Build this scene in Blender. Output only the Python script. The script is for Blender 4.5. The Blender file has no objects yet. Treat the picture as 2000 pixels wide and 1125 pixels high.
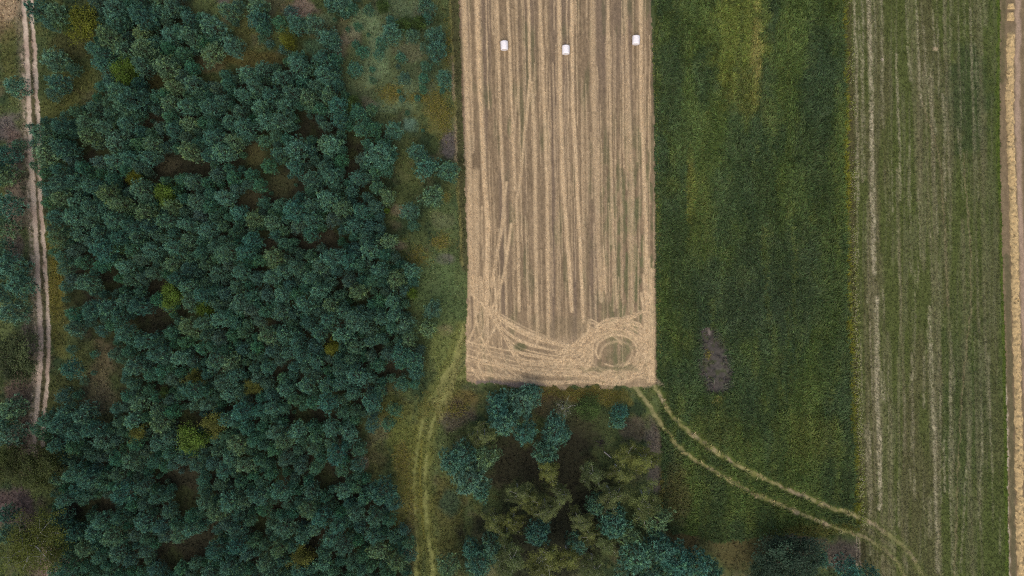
import bpy, math, random
import numpy as np
from mathutils import Vector

random.seed(7)
rng = np.random.default_rng(7)
C = bpy.context.scene.collection
scene = bpy.context.scene

# ------------------------------------------------------------------ camera
S = 0.08            # metres of ground per plan unit
CAM_H = 124.0       # drone height
cam_d = bpy.data.cameras.new('camera')
cam_d.sensor_width = 36.0
cam_d.lens = 18.0 * CAM_H / 80.0
cam_d.clip_end = 9000.0
cam = bpy.data.objects.new('camera', cam_d)
C.objects.link(cam)
cam.location = (0, 0, CAM_H)
cam.rotation_euler = (0, 0, 0)
scene.camera = cam

# ------------------------------------------------------------------ light: overcast
SUN_EL, SUN_AZ = math.radians(62), math.radians(190)
world = bpy.data.worlds.new('World')
scene.world = world
world.use_nodes = True
nt = world.node_tree
sky = nt.nodes.new('ShaderNodeTexSky')
sky.sky_type = 'NISHITA'
sky.sun_disc = False
sky.sun_elevation = SUN_EL
sky.sun_rotation = SUN_AZ
sky.air_density = 1.0
sky.dust_density = 4.0
sky.ozone_density = 1.0
bg = nt.nodes['Background']
nt.links.new(sky.outputs[0], bg.inputs[0])
bg.inputs[1].default_value = 0.115
sd = bpy.data.lights.new('sun', 'SUN')
sd.energy = 1.1
sd.angle = math.radians(70)
sd.color = (1.0, 0.90, 0.78)
sun = bpy.data.objects.new('sun', sd)
C.objects.link(sun)
sv = Vector((math.sin(SUN_AZ) * math.cos(SUN_EL), math.cos(SUN_AZ) * math.cos(SUN_EL), math.sin(SUN_EL)))
sun.rotation_euler = sv.to_track_quat('Z', 'Y').to_euler()
sun.location = sv * 200
scene.view_settings.view_transform = 'Standard'
scene.view_settings.look = 'None'
scene.view_settings.gamma = 1.0
scene.view_settings.exposure = 0.55
scene.cycles.filter_width = 1.1
scene.cycles.use_denoising = False

# ------------------------------------------------------------------ helpers
def P(px, py):
    return ((px - 1000.0) * S, (562.5 - py) * S)

def tag(o, label, cat=None, group=None, kind=None):
    o['label'] = label
    if cat: o['category'] = cat
    if group: o['group'] = group
    if kind: o['kind'] = kind
    return o

def tri_mesh(name, V, F, col=None, smooth=False):
    """V (n,3) verts, F (m,3) triangles, col (n,3) linear colour per vertex."""
    V = np.ascontiguousarray(V, np.float32); F = np.ascontiguousarray(F, np.int32)
    me = bpy.data.meshes.new(name)
    k = F.shape[1]
    me.vertices.add(len(V)); me.vertices.foreach_set('co', V.ravel())
    me.loops.add(F.size); me.loops.foreach_set('vertex_index', F.ravel())
    me.polygons.add(len(F))
    me.polygons.foreach_set('loop_start', np.arange(0, F.size, k, dtype=np.int32))
    me.polygons.foreach_set('loop_total', np.full(len(F), k, np.int32))
    if smooth:
        me.polygons.foreach_set('use_smooth', np.ones(len(F), bool))
    if col is not None:
        a = me.attributes.new('col', 'FLOAT_COLOR', 'POINT')
        c4 = np.ones((len(V), 4), np.float32); c4[:, :3] = col
        a.data.foreach_set('color', c4.ravel())
    me.update(calc_edges=True)
    return me

def link(name, me, mat, parent=None, loc=None):
    if mat and not me.materials: me.materials.append(mat)
    o = bpy.data.objects.new(name, me)
    C.objects.link(o)
    if parent: o.parent = parent
    if loc: o.location = loc
    return o

def vnoise(X, Y, sx, sy, seed, octaves=3):
    """smooth value noise 0..1 on world plan coordinates"""
    out = np.zeros(X.shape, np.float32); amp = 1.0; tot = 0.0
    for o in range(octaves):
        g = np.random.default_rng(seed * 17 + o)
        T = g.random((257, 257)).astype(np.float32)
        u = X / sx * (2 ** o) + 91.3 * o; v = Y / sy * (2 ** o) + 37.7 * o
        if sx == sy:            # turn each octave so no grid direction shows
            ca, sa = math.cos(.6 + .7 * o), math.sin(.6 + .7 * o)
            u, v = u * ca - v * sa, u * sa + v * ca
        iu = np.floor(u).astype(int); iv = np.floor(v).astype(int)
        fu = (u - iu); fv = (v - iv)
        fu = fu * fu * (3 - 2 * fu); fv = fv * fv * (3 - 2 * fv)
        iu0 = iu % 257; iu1 = (iu + 1) % 257; iv0 = iv % 257; iv1 = (iv + 1) % 257
        n = (T[iv0, iu0] * (1 - fu) + T[iv0, iu1] * fu) * (1 - fv) + (T[iv1, iu0] * (1 - fu) + T[iv1, iu1] * fu) * fv
        out += n * amp; tot += amp; amp *= 0.5
    return out / tot

def sstep(a, b, x):
    t = np.clip((x - a) / (b - a), 0, 1)
    return t * t * (3 - 2 * t)

def mix(a, b, t):
    return a + (np.asarray(b, np.float32) - a) * t[..., None]

# ------------------------------------------------------------------ materials
def attr_mat(name, rough=0.95, fine=3.0, amt=0.3, bump=0.0, rand=None, transl=0.0, spec=0.08):
    m = bpy.data.materials.new(name); m.use_nodes = True
    n = m.node_tree.nodes; l = m.node_tree.links
    b = n['Principled BSDF']
    b.inputs['Roughness'].default_value = rough
    b.inputs['Specular IOR Level'].default_value = spec
    at = n.new('ShaderNodeAttribute'); at.attribute_name = 'col'
    src = at.outputs['Color']
    if amt > 0:
        tc = n.new('ShaderNodeTexCoord')
        no = n.new('ShaderNodeTexNoise'); no.inputs['Scale'].default_value = fine
        no.inputs['Detail'].default_value = 5.0; no.inputs['Roughness'].default_value = 0.65
        l.new(tc.outputs['Object'], no.inputs['Vector'])
        mr = n.new('ShaderNodeMapRange')
        mr.inputs['From Min'].default_value = 0.3; mr.inputs['From Max'].default_value = 0.7
        mr.inputs['To Min'].default_value = 1 - amt; mr.inputs['To Max'].default_value = 1 + amt
        l.new(no.outputs['Fac'], mr.inputs['Value'])
        vm = n.new('ShaderNodeVectorMath'); vm.operation = 'SCALE'
        l.new(src, vm.inputs[0]); l.new(mr.outputs[0], vm.inputs['Scale'])
        src = vm.outputs[0]
        if bump > 0:
            bp = n.new('ShaderNodeBump'); bp.inputs['Strength'].default_value = bump
            bp.inputs['Distance'].default_value = 0.08
            l.new(no.outputs['Fac'], bp.inputs['Height']); l.new(bp.outputs[0], b.inputs['Normal'])
    if rand:
        oi = n.new('ShaderNodeObjectInfo')
        cr = n.new('ShaderNodeValToRGB')
        els = cr.color_ramp.elements
        while len(els) < len(rand): els.new(0.5)
        for i, c in enumerate(rand):
            els[i].position = i / (len(rand) - 1); els[i].color = (*c, 1)
        l.new(oi.outputs['Random'], cr.inputs[0])
        mu = n.new('ShaderNodeVectorMath'); mu.operation = 'MULTIPLY'
        l.new(src, mu.inputs[0]); l.new(cr.outputs[0], mu.inputs[1])
        src = mu.outputs[0]
    l.new(src, b.inputs['Base Color'])
    if transl > 0:
        tr = n.new('ShaderNodeBsdfTranslucent'); l.new(src, tr.inputs['Color'])
        mx = n.new('ShaderNodeMixShader'); mx.inputs[0].default_value = transl
        l.new(b.outputs[0], mx.inputs[1]); l.new(tr.outputs[0], mx.inputs[2])
        l.new(mx.outputs[0], n['Material Output'].inputs['Surface'])
    return m

M_ground = attr_mat('ground_soil_and_grass', fine=5.0, amt=0.35, bump=0.5)
M_stubble = attr_mat('straw_stubble', fine=6.0, amt=0.22, bump=0.4)
M_crop = attr_mat('crop_soil', fine=4.0, amt=0.35, bump=0.5)
M_dirt = attr_mat('dirt', fine=7.0, amt=0.15, bump=0.3)
M_leaf = attr_mat('leaf', rough=0.7, amt=0, transl=0.25, spec=0.2)
M_straw = attr_mat('straw', rough=0.8, amt=0)
M_pine = attr_mat('pine_needles', rough=0.6, amt=0, spec=0.25, transl=0.12,
                  rand=[(0.62, 0.80, 0.80), (1.0, 1.0, 0.92), (0.70, 1.0, 1.05), (1.4, 1.15, 0.75), (0.85, 1.0, 1.0), (1.15, 1.3, 1.2), (0.62, 0.80, 0.84)])
M_birch = attr_mat('birch_leaves', rough=0.6, amt=0, transl=0.3, spec=0.2,
                   rand=[(0.75, 0.85, 0.9), (1.0, 1.0, 1.0), (1.15, 1.1, 0.8), (0.85, 0.95, 1.0)])
M_broad = attr_mat('broad_leaves', rough=0.6, amt=0, transl=0.3, spec=0.2)
M_bark = attr_mat('bark', rough=0.9, fine=9, amt=0.3, bump=0.4)

# ------------------------------------------------------------------ plan grids
STEP = 2.0
gx = np.arange(-170, 2171, STEP, dtype=np.float32)
gy = np.arange(-170, 1296, STEP, dtype=np.float32)
X, Y = np.meshgrid(gx, gy)
H, W = X.shape
WX = X + (vnoise(X, Y, 14, 14, 1, 3) - 0.5) * 7
WY = Y + (vnoise(X, Y, 14, 14, 2, 3) - 0.5) * 7

def stroke(pts, w, xx=None, yy=None, soft=1.0):
    xx = WX if xx is None else xx; yy = WY if yy is None else yy
    out = np.zeros(X.shape, np.float32)
    for (x0, y0), (x1, y1) in zip(pts[:-1], pts[1:]):
        m = 4 * w + 12
        a0 = max(0, int((min(x0, x1) - m - gx[0]) / STEP)); a1 = min(W, int((max(x0, x1) + m - gx[0]) / STEP) + 2)
        b0 = max(0, int((min(y0, y1) - m - gy[0]) / STEP)); b1 = min(H, int((max(y0, y1) + m - gy[0]) / STEP) + 2)
        if a1 <= a0 or b1 <= b0: continue
        sx = xx[b0:b1, a0:a1]; sy = yy[b0:b1, a0:a1]
        dx, dy = x1 - x0, y1 - y0
        t = np.clip(((sx - x0) * dx + (sy - y0) * dy) / (dx * dx + dy * dy + 1e-6), 0, 1)
        d = np.hypot(sx - x0 - t * dx, sy - y0 - t * dy)
        v = 1 - sstep(w * (1 - 0.6 * soft), w * (1 + 0.6 * soft), d)
        out[b0:b1, a0:a1] = np.maximum(out[b0:b1, a0:a1], v)
    return out

def curve(pts, n=8):
    """Catmull-Rom through pts"""
    p = [pts[0]] + list(pts) + [pts[-1]]; out = []
    for i in range(1, len(p) - 2):
        p0, p1, p2, p3 = (np.array(q, float) for q in p[i - 1:i + 3])
        for k in range(n):
            t = k / n
            out.append(tuple(0.5 * ((2 * p1) + (-p0 + p2) * t + (2 * p0 - 5 * p1 + 4 * p2 - p3) * t * t + (-p0 + 3 * p1 - 3 * p2 + p3) * t ** 3)))
    out.append(tuple(pts[-1]))
    return out

def blob(cx, cy, rx, ry, warp=0.5, seed=5):
    n = vnoise(X, Y, 22, 22, seed, 4) - 0.5
    d = np.hypot((X - cx) / rx, (Y - cy) / ry) + n * 2 * warp
    return 1 - sstep(0.55, 1.15, d)

def along(yk, xk):
    return np.interp(Y, yk, xk).astype(np.float32)

n1 = vnoise(X, Y, 60, 60, 11, 5)
n2 = vnoise(X, Y, 25, 25, 12, 4)
n3 = vnoise(X, Y, 7, 7, 13, 3)
white = rng.random(X.shape).astype(np.float32)

# ---- field boundaries
stub_l = along([-200, 0, 200, 400, 520, 600, 650, 720, 760], [889, 896, 903, 910, 914, 912, 910, 910, 912]) + (n3 - .5) * 5
stub_r = along([-200, 0, 200, 500, 745], [1265, 1271, 1277, 1280, 1282]) + (n3 - .5) * 4
stub_b = np.interp(X, [890, 930, 1000, 1100, 1200, 1282], [738, 748, 752, 756, 756, 752]).astype(np.float32) + (n2 - .5) * 22
crop_r = along([-200, 0, 300, 550, 750, 980, 1060, 1300], [1640, 1646, 1652, 1656, 1662, 1672, 1676, 1684]) + (n3 - .5) * 5
crop_b = np.interp(X, [1270, 1300, 1400, 1520, 1600, 1680], [1000, 1030, 1050, 1042, 1042, 1038]).astype(np.float32) + (n2 - .5) * 22
crop_l = along([-200, 745, 760, 1100], [1276, 1284, 1290, 1292]) + (n3 - .5) * 5
mown_r = along([-200, 0, 300, 400, 725, 1125, 1300], [1950, 1952, 1951, 1953, 1963, 1969, 1973]) + (n3 - .5) * 4

R_stub = (X > stub_l) & (X < stub_r) & (Y < stub_b)
R_crop = (X > np.maximum(crop_l, 1272)) & (X >= stub_r) & (X < crop_r) & (Y < crop_b)
R_mown = (X >= crop_r) & (X < mown_r)
R_mown &= ~((Y > crop_b + 8) & (X < 1676))
R_edge = X >= mown_r

# ---- forest outline (used for floor colour and for the trees)
FOREST = [(62, 240), (110, 232), (150, 212), (185, 200), (205, 135), (178, 95), (205, 60), (180, 0), (180, -60), (345, -60), (352, 0), (360, 30),
          (400, 30), (432, 70), (440, 110), (385, 125), (375, 150), (440, 160), (470, 130), (540, 125), (610, 105), (625, 60), (660, 70), (665, 170), (690, 215),
          (730, 225), (770, 270), (765, 330), (735, 350), (770, 395), (745, 430), (762, 470), (760, 500), (800, 515), (815, 560), (792, 600), (805, 650),
          (825, 690), (815, 735), (745, 755), (742, 800), (700, 830), (708, 900), (700, 930), (760, 950), (775, 1000), (800, 1050), (805, 1180), (90, 1180),
          (120, 1050), (110, 960), (115, 890), (75, 850), (70, 825), (130, 800), (200, 830), (225, 790), (230, 740), (205, 680), (150, 660), (130, 620), (120, 550), (112, 500), (95, 440), (72, 330)]
def in_poly(px, py, poly):
    px = np.asarray(px); c = np.zeros(px.shape, bool)
    for (x0, y0), (x1, y1) in zip(poly, poly[1:] + poly[:1]):
        if y0 == y1: continue
        c ^= ((y0 > py) != (y1 > py)) & (px < (x1 - x0) * (py - y0) / (y1 - y0) + x0)
    return c
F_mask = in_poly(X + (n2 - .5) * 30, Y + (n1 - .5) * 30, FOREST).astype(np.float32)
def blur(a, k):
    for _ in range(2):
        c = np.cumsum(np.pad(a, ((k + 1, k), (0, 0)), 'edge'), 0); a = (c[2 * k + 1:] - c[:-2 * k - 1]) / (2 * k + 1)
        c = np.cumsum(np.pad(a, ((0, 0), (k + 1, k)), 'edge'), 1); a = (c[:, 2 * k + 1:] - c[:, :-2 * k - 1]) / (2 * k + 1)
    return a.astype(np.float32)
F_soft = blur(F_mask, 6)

# ---- base colour: meadow, forest floor
col = np.empty((H, W, 3), np.float32); col[:] = (0.052, 0.070, 0.026)
col = mix(col, (0.085, 0.108, 0.040), sstep(0.42, 0.7, n1))
col = mix(col, (0.032, 0.050, 0.022), sstep(0.5, 0.72, vnoise(X, Y, 40, 40, 21, 4)))
col = mix(col, (0.105, 0.090, 0.052), 0.5 * sstep(0.55, 0.75, vnoise(X, Y, 35, 35, 22, 4)))
col = mix(col, (0.095, 0.100, 0.032), 0.45 * sstep(0.58, 0.72, vnoise(X, Y, 18, 18, 23, 4)))
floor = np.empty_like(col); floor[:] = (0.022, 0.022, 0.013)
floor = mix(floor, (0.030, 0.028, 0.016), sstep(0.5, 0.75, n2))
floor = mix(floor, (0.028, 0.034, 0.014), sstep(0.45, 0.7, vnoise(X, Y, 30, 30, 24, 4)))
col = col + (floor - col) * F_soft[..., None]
def dab(cx, cy, rx, ry, c, s=0.8, warp=0.5, seed=5):
    global col
    col = mix(col, c, s * blob(cx, cy, rx, ry, warp, seed))
LG = (0.120, 0.165, 0.085); PK = (0.19, 0.14, 0.105); YE = (0.118, 0.120, 0.040); PG = (0.10, 0.085, 0.076); OL = (0.07, 0.075, 0.022)
for a in [(770, 120, 130, 150, (.078, .105, .050), .75, .4), (860, 580, 70, 120, (.078, .110, .040), .6), (710, 45, 35, 30, LG, .9), (735, 85, 28, 45, LG, .9), (730, 130, 28, 35, LG, .85), (790, 180, 45, 30, LG, .5), (760, 205, 50, 22, LG, .55), (800, 20, 40, 25, LG, .5), (640, 40, 25, 14, LG, .6),
          (800, 245, 20, 16, (0.10, 0.17, 0.12), .8), (615, 90, 22, 22, (0.06, 0.11, 0.06), .8), (800, 330, 30, 60, (.07, .085, .03), .6),
          (590, 15, 35, 22, PK, .8), (437, 3, 14, 10, PG, .8), (690, 70, 26, 22, PK, .35), (665, 95, 20, 25, PK, .3), (800, 100, 34, 24, PK, .2), (830, 30, 25, 25, PK, .2), (720, 205, 22, 16, PK, .35),
          (765, 180, 28, 22, YE, .7, .9), (850, 215, 40, 40, YE, .75, .9), (860, 235, 26, 40, YE, .7, .9), (815, 190, 24, 14, YE, .5, .9), (872, 130, 14, 40, YE, .4, .9), (870, 385, 16, 16, YE, .5),
          (880, 285, 20, 28, PG, .9), (870, 505, 20, 12, PG, .8), (862, 475, 20, 20, YE, .6, .9), (820, 500, 25, 20, YE, .5, .9), (865, 430, 25, 20, PK, .3), (870, 645, 16, 12, PK, .7),
          (850, 560, 45, 90, (.075, .115, .045), .5), (870, 420, 30, 60, (.08, .115, .045), .5), (870, 690, 36, 60, (.125, .145, .045), .75),
          (780, 480, 20, 12, PK, .4), (775, 410, 20, 16, PK, .4),
          # left margin
          (15, 18, 40, 40, (0.30, 0.22, 0.135), .85), (10, 60, 30, 25, (.16, .12, .06), .7), (22, 110, 22, 60, OL, .7), (20, 250, 28, 34, PG, .9), (30, 300, 22, 60, (.12, .085, .065), .8), (30, 400, 26, 80, (.15, .115, .085), .8), (30, 480, 24, 40, (.13, .10, .075), .8),
          (50, 620, 22, 40, (.07, .10, .045), .7), (55, 670, 20, 60, (.11, .085, .07), .7), (40, 760, 30, 60, (.10, .07, .055), .8), (45, 850, 30, 60, (.09, .065, .05), .85), (25, 990, 60, 50, (.075, .055, .05), .95), (100, 1110, 60, 30, (.13, .09, .075), .9),
          (110, 560, 18, 90, (.105, .095, .02), .85), (118, 640, 22, 60, (.075, .075, .022), .7), (100, 480, 12, 40, (.09, .085, .02), .7), (120, 760, 36, 50, (.05, .056, .02), .7), (120, 210, 60, 30, OL, .7), (150, 90, 60, 40, (.05, .05, .018), .7), (150, 160, 40, 50, OL, .7),
          (200, 720, 26, 70, (.10, .075, .045), .6), (195, 770, 40, 40, (.085, .075, .045), .7), (170, 690, 26, 30, (.07, .08, .03), .6),
          (410, 130, 30, 18, (.085, .072, .036), .8), (325, 325, 28, 20, (.052, .048, .028), .8), (500, 300, 22, 26, (.066, .064, .026), .7), (490, 390, 22, 22, (.044, .042, .022), .7), (550, 360, 30, 28, (.045, .048, .022), .7), (500, 115, 70, 20, (.09, .075, .025), .7), (475, 70, 16, 60, (.085, .085, .03), .7), (600, 480, 40, 12, (.034, .031, .019), .8), (635, 462, 22, 16, (.040, .036, .022), .8), (525, 476, 14, 10, (.034, .031, .019), .8), (290, 235, 20, 16, (.06, .05, .03), .7), (300, 165, 20, 24, (.06, .058, .02), .7),
          # between forest and grove
          (770, 800, 50, 30, (.10, .10, .025), .5), (800, 880, 45, 80, (.105, .115, .028), .7), (785, 900, 20, 36, (.15, .135, .045), .6, .9), (790, 980, 40, 70, (.105, .108, .032), .7), (735, 900, 30, 40, (.06, .06, .022), .6), (712, 905, 10, 16, PK, .5), (805, 1060, 16, 80, (.11, .08, .055), .7), (870, 1000, 36, 90, (.07, .068, .02), .7), (880, 980, 20, 30, (.03, .06, .035), .7),
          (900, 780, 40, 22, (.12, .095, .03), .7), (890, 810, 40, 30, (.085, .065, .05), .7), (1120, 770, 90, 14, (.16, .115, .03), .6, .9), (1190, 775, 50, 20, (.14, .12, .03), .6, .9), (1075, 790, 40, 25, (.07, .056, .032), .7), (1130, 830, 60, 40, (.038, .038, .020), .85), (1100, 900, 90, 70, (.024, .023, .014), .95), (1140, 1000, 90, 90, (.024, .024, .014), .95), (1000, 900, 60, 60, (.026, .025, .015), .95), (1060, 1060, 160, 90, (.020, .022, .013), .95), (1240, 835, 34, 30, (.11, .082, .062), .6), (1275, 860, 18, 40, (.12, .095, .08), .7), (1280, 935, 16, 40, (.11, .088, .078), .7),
          (1320, 1060, 70, 30, (.075, .058, .025), .8), (1450, 1075, 60, 40, (.07, .058, .024), .8), (1400, 1060, 30, 22, (.09, .082, .034), .5), (1470, 1050, 60, 14, (.08, .08, .032), .6), (1640, 1080, 42, 36, (.10, .078, .062), .85), (1560, 1060, 60, 30, (.085, .07, .05), .8)]:
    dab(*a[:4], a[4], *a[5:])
# dull olive strip along the left edge of the stubble
strip = stroke([(880, -200), (888, 0), (897, 200), (904, 400), (908, 520)], 9)
col = mix(col, (0.062, 0.062, 0.026), 0.9 * strip * (X < stub_l))
lite = stroke([(872, -200), (880, 0), (885, 120), (888, 200), (893, 330), (898, 420), (902, 520)], 2.2)
col = mix(col, (0.17, 0.16, 0.055), 0.6 * lite)
col = mix(col, (0.22, 0.17, 0.11), 0.7 * stroke([(884, 110), (888, 230), (893, 330)], 2.5) * sstep(.4, .6, n2))
# grass track past the grove
GT_L = curve([(905, 640), (890, 690), (868, 735), (836, 790), (821, 840), (811, 900), (809, 960), (812, 1010), (814, 1060), (812, 1130), (812, 1200)])
GT_R = curve([(920, 725), (893, 745), (866, 778), (846, 820), (836, 870), (830, 930), (832, 990), (836, 1040), (842, 1090), (846, 1140), (850, 1200)])
gt = np.maximum(stroke(GT_L, 3.3, soft=1.2), stroke(GT_R, 3.5, soft=1.2))
gtw = np.maximum(stroke(GT_L, 14, soft=.9), stroke(GT_R, 14, soft=.9))
col = mix(col, (0.118, 0.122, 0.032), 0.55 * gtw)
col = mix(col, (0.185, 0.195, 0.066), 0.85 * gt * sstep(.25, .5, n2))
col = mix(col, (0.15, 0.14, 0.03), 0.6 * stroke(curve([(824, 860), (821, 930), (825, 1000), (829, 1050)]), 2))
for k in range(6):
    col = mix(col, (0.21, 0.20, 0.075), 0.5 * stroke(curve([(908 + k, 630 + 16 * k), (893 - k, 690 + 10 * k), (868 + 3 * k, 735 + 8 * k), (846 + 3 * k, 790 + 6 * k)]), 2.4))

# ---- left dirt road
RL = curve([(44, -200), (48, 0), (55, 130), (59, 260), (66, 380), (72, 480), (76, 560), (80, 640), (80, 700), (74, 780), (68, 850), (67, 905)])
RR = curve([(58, -200), (62, 0), (68, 80), (72, 180), (76, 240), (80, 400), (85, 450), (90, 530), (95, 620), (96, 680), (92, 760), (85, 830), (84, 870)])
jx = X + (vnoise(X, Y, 5, 9, 31, 2) - .5) * 5; jy = Y
rl = stroke(RL, 4.6, jx, jy, .45); rr = stroke(RR, 3.6, jx, jy, .5)
rl2 = stroke([(x - 6, y) for x, y in RL], 6, jx, jy, .9) * sstep(.45, .6, vnoise(X, Y, 4, 6, 32, 2)) * (Y > 100)
road = np.maximum.reduce([rl, rr, 0.55 * rl2])
mid = stroke([((a[0] + b[0]) / 2 + 1, a[1]) for a, b in zip(RL, RR)], 8)
col = mix(col, (0.062, 0.058, 0.024), 0.85 * mid)
col = mix(col, (0.16, 0.13, 0.09), 0.5 * stroke([(x - 4, y) for x, y in RL], 12, jx, jy, 1.0))
rcol = np.empty_like(col); rcol[:] = (0.44, 0.36, 0.275)
rcol = mix(rcol, (0.34, 0.26, 0.20), sstep(.4, .7, n2)); rcol = mix(rcol, (0.20, 0.15, 0.11), .7 * sstep(.7, .9, vnoise(X, Y, 4, 4, 33, 2)))
rfade = (1 - 0.75 * sstep(820, 900, Y))
col = col + (rcol - col) * (road * rfade)[..., None]
lowpath = np.maximum(stroke([(88, 1060), (95, 1100), (100, 1200)], 6), stroke([(106, 1070), (113, 1110), (120, 1200)], 5))
col = mix(col, (0.27, 0.20, 0.15), .8 * lowpath)
R_road = ((stroke(RL, 6.2, X, Y, .1) > .5) | (stroke(RR, 5, X, Y, .1) > .5)) & (Y < 900)

# ---- stubble field
st = np.empty_like(col); st[:] = (0.196, 0.143, 0.085)
rows = vnoise(X, Y, 3.2, 160, 41, 2); rows2 = vnoise(X, Y, 14, 500, 42, 2); fine = vnoise(X, Y, 3.0, 9, 43, 2)
tilt = (Y - 375) * -0.065 + np.clip(375 - Y, 0, 999) * 0.0
Xs = X + (375 - Y) * 0.045 * sstep(1300, 900, X)
rows = vnoise(Xs, Y, 3.2, 160, 41, 2)
st = st * (0.74 + 0.52 * rows)[..., None] * (0.70 + 0.60 * fine)[..., None]
st = mix(st, (0.135, 0.100, 0.072), 0.6 * sstep(.5, .75, rows2))
st = mix(st, (0.085, 0.090, 0.042), 0.55 * sstep(.56, .78, vnoise(Xs, Y, 16, 90, 44, 4)))
st = mix(st, (0.080, 0.098, 0.040), 0.65 * sstep(1120, 1230, X) * sstep(140, 420, Y) * sstep(.42, .62, vnoise(Xs, Y, 8, 34, 45, 4)))
st = mix(st, (0.05, 0.08, 0.03), 0.6 * blob(995, 250, 4, 22, .3))
LS = (0.52, 0.388, 0.226)
LINES = []
def straw_line(pts, w, s, *a, **k):
    LINES.append((pts, w, s))
    return s * stroke(pts, w, *a, **k)
def q(*p): return [(850 + a / 2.96, b / 2.96) for a, b in p]
def q2(*p): return [(850 + a / 2.96, 370 + b / 2.96) for a, b in p]
Wj = X + (vnoise(X, Y, 6, 40, 46, 2) - .5) * 2.4
bands = [(q((150, -400), (168, 0), (185, 560), (200, 1100)) + q2((205, 260), (215, 600)), 6.5, .75),
         (q((225, -400), (240, 0), (262, 560), (290, 1100)) + q2((305, 200), (295, 660)), 5, .95),
         (q2((235, -100), (240, 300), (240, 700)), 7, .6),
         (q((345, -400), (357, 0), (372, 560), (395, 1100)) + q2((400, 150), (350, 420), (325, 560)), 3.2, .75),
         (q((405, -400), (420, 0), (440, 560), (462, 1100)), 3.2, .8),
         (q((525, -400), (540, 0), (548, 450), (520, 750), (485, 1100)) + q2((470, 60), (480, 350), (485, 700)), 3.2, .75),
         (q((470, 0), (478, 500), (450, 900), (470, 1100)), 2.2, .5),
         (q((555, 480), (575, 800), (578, 1100)) + q2((580, 300), (592, 900)), 4, .7),
         (q((590, -300), (605, 0), (628, 560), (648, 1100)) + q2((650, 300), (655, 880)), 4, .75),
         (q((700, -400), (715, 0), (722, 560), (740, 1100)) + q2((765, 300), (790, 700)), 4.4, .85),
         (q((775, -400), (788, 0), (795, 560), (820, 1100)) + q2((835, 250), (855, 760)), 3.8, .9),
         (q((900, -400), (908, 0), (915, 560), (932, 1100)) + q2((940, 300), (960, 640)), 5.5, .55),
         (q((985, -400), (995, 0), (1010, 560), (1018, 1100)) + q2((1030, 300), (1050, 680)), 3.2, .6),
         (q((1085, -300), (1097, 0), (1115, 560), (1140, 1100)) + q2((1130, 300), (1140, 760)), 4, .55),
         (q((1178, -400), (1187, 0), (1188, 560), (1210, 1100)) + q2((1218, 200), (1222, 740)), 4, .85),
         (q2((400, 30), (405, 300), (412, 800)), 2.4, .7), (q2((440, 200), (400, 480), (345, 660), (320, 700)), 3, .85),
         (q2((415, -40), (370, 300), (325, 560)), 2.6, .7), (q2((970, 330), (985, 600)), 2, .9), (q2((710, 0), (705, 700)), 2, .4), (q2((1080, 0), (1085, 700)), 1.6, .4)]
SM = np.zeros_like(X)
for pts, w, s in bands:
    SM = np.maximum(SM, straw_line(pts, w * .85, s, Wj, Y, 1.0))
for k in range(230):   # faint drill rows
    x0 = rng.uniform(895, 1280); y0 = rng.uniform(-150, 600); ln = rng.uniform(60, 350)
    SM = np.maximum(SM, straw_line([(x0, y0), (x0 + ln * .035 * (1280 - x0) / 380, y0 + ln)], rng.uniform(.8, 1.5), rng.uniform(.2, .6), Wj, Y, .8))
# headland where the baler turned
HL = sstep(590, 680, Y) * (0.22 + .4 * (n2 - .5))
HL = HL * (1 - .5 * blob(1204, 690, 42, 34, .6)) * (1 - .8 * blob(1040, 690, 40, 20, .5)) * (1 - .3 * blob(1090, 640, 60, 24, .4))
SM = np.maximum(SM, HL)
def arc(cx, cy, rx, ry, a0, a1, n=26, rot=0.0):
    t = np.radians(np.linspace(a0, a1, n)); c, s = math.cos(rot), math.sin(rot)
    return [(cx + rx * math.cos(a) * c - ry * math.sin(a) * s, cy + rx * math.cos(a) * s + ry * math.sin(a) * c) for a in t]
def swath(s_, pts, w):
    global SM
    LINES.append((pts, w, s_ * .32))
    SM = np.maximum(SM, s_ * stroke(pts, w * 1.35, Wj, Y, soft=1.0)) + .02 * s_ * stroke(pts, w * 3)
for k in range(17):
    f = rng.random() if k > 3 else -.6 + .3 * k
    swath(rng.uniform(.45, 1), arc(1202 - 10 * f + rng.normal() * 5, 688 + rng.normal() * 4, 48 + 26 * f, 38 + 24 * f, -175 + rng.uniform(-40, 40), 115 + rng.uniform(-30, 50), rot=rng.normal() * .1), rng.uniform(.9, 1.9))
for k in range(10):   # strands running from the loop's top and bottom into the crossing
    swath(rng.uniform(.5, 1), curve([(1095 + rng.uniform(-10, 10), 700 + rng.uniform(-14, 14)), (1140, 670 + rng.uniform(-16, 10)), (1190, 640 + rng.uniform(-18, 8)), (1250, 650 + rng.uniform(-20, 10)), (1272, 690)]), rng.uniform(.9, 1.8))
for k in range(22):   # swaths fanning from the left corner and crossing in the middle
    q5 = rng.uniform(0, 14)
    swath(rng.uniform(.45, 1), curve([(928 + 4 * q5, 580 + 5 * q5), (978 + 3 * q5, 612 + 8 * q5), (1040, 645 + 6 * q5), (1100 + 4 * q5, 668 + 4 * q5), (1150, 676 - 4 * q5), (1215, 634 + 3 * q5)][:rng.integers(4, 7)]), rng.uniform(.7, 1.7))
for k in range(14):
    q5 = rng.uniform(0, 13)
    swath(rng.uniform(.4, 1), curve([(912, 660 + 6 * q5 + rng.uniform(-8, 8)), (980, 680 + 5 * q5), (1060, 698 + 4.4 * q5 + rng.uniform(-6, 6)), (1140, 712 + 3 * q5), (1220, 728 + 1.8 * q5), (1276, 745 - 4 * q5)]), rng.uniform(.7, 1.8))
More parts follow.
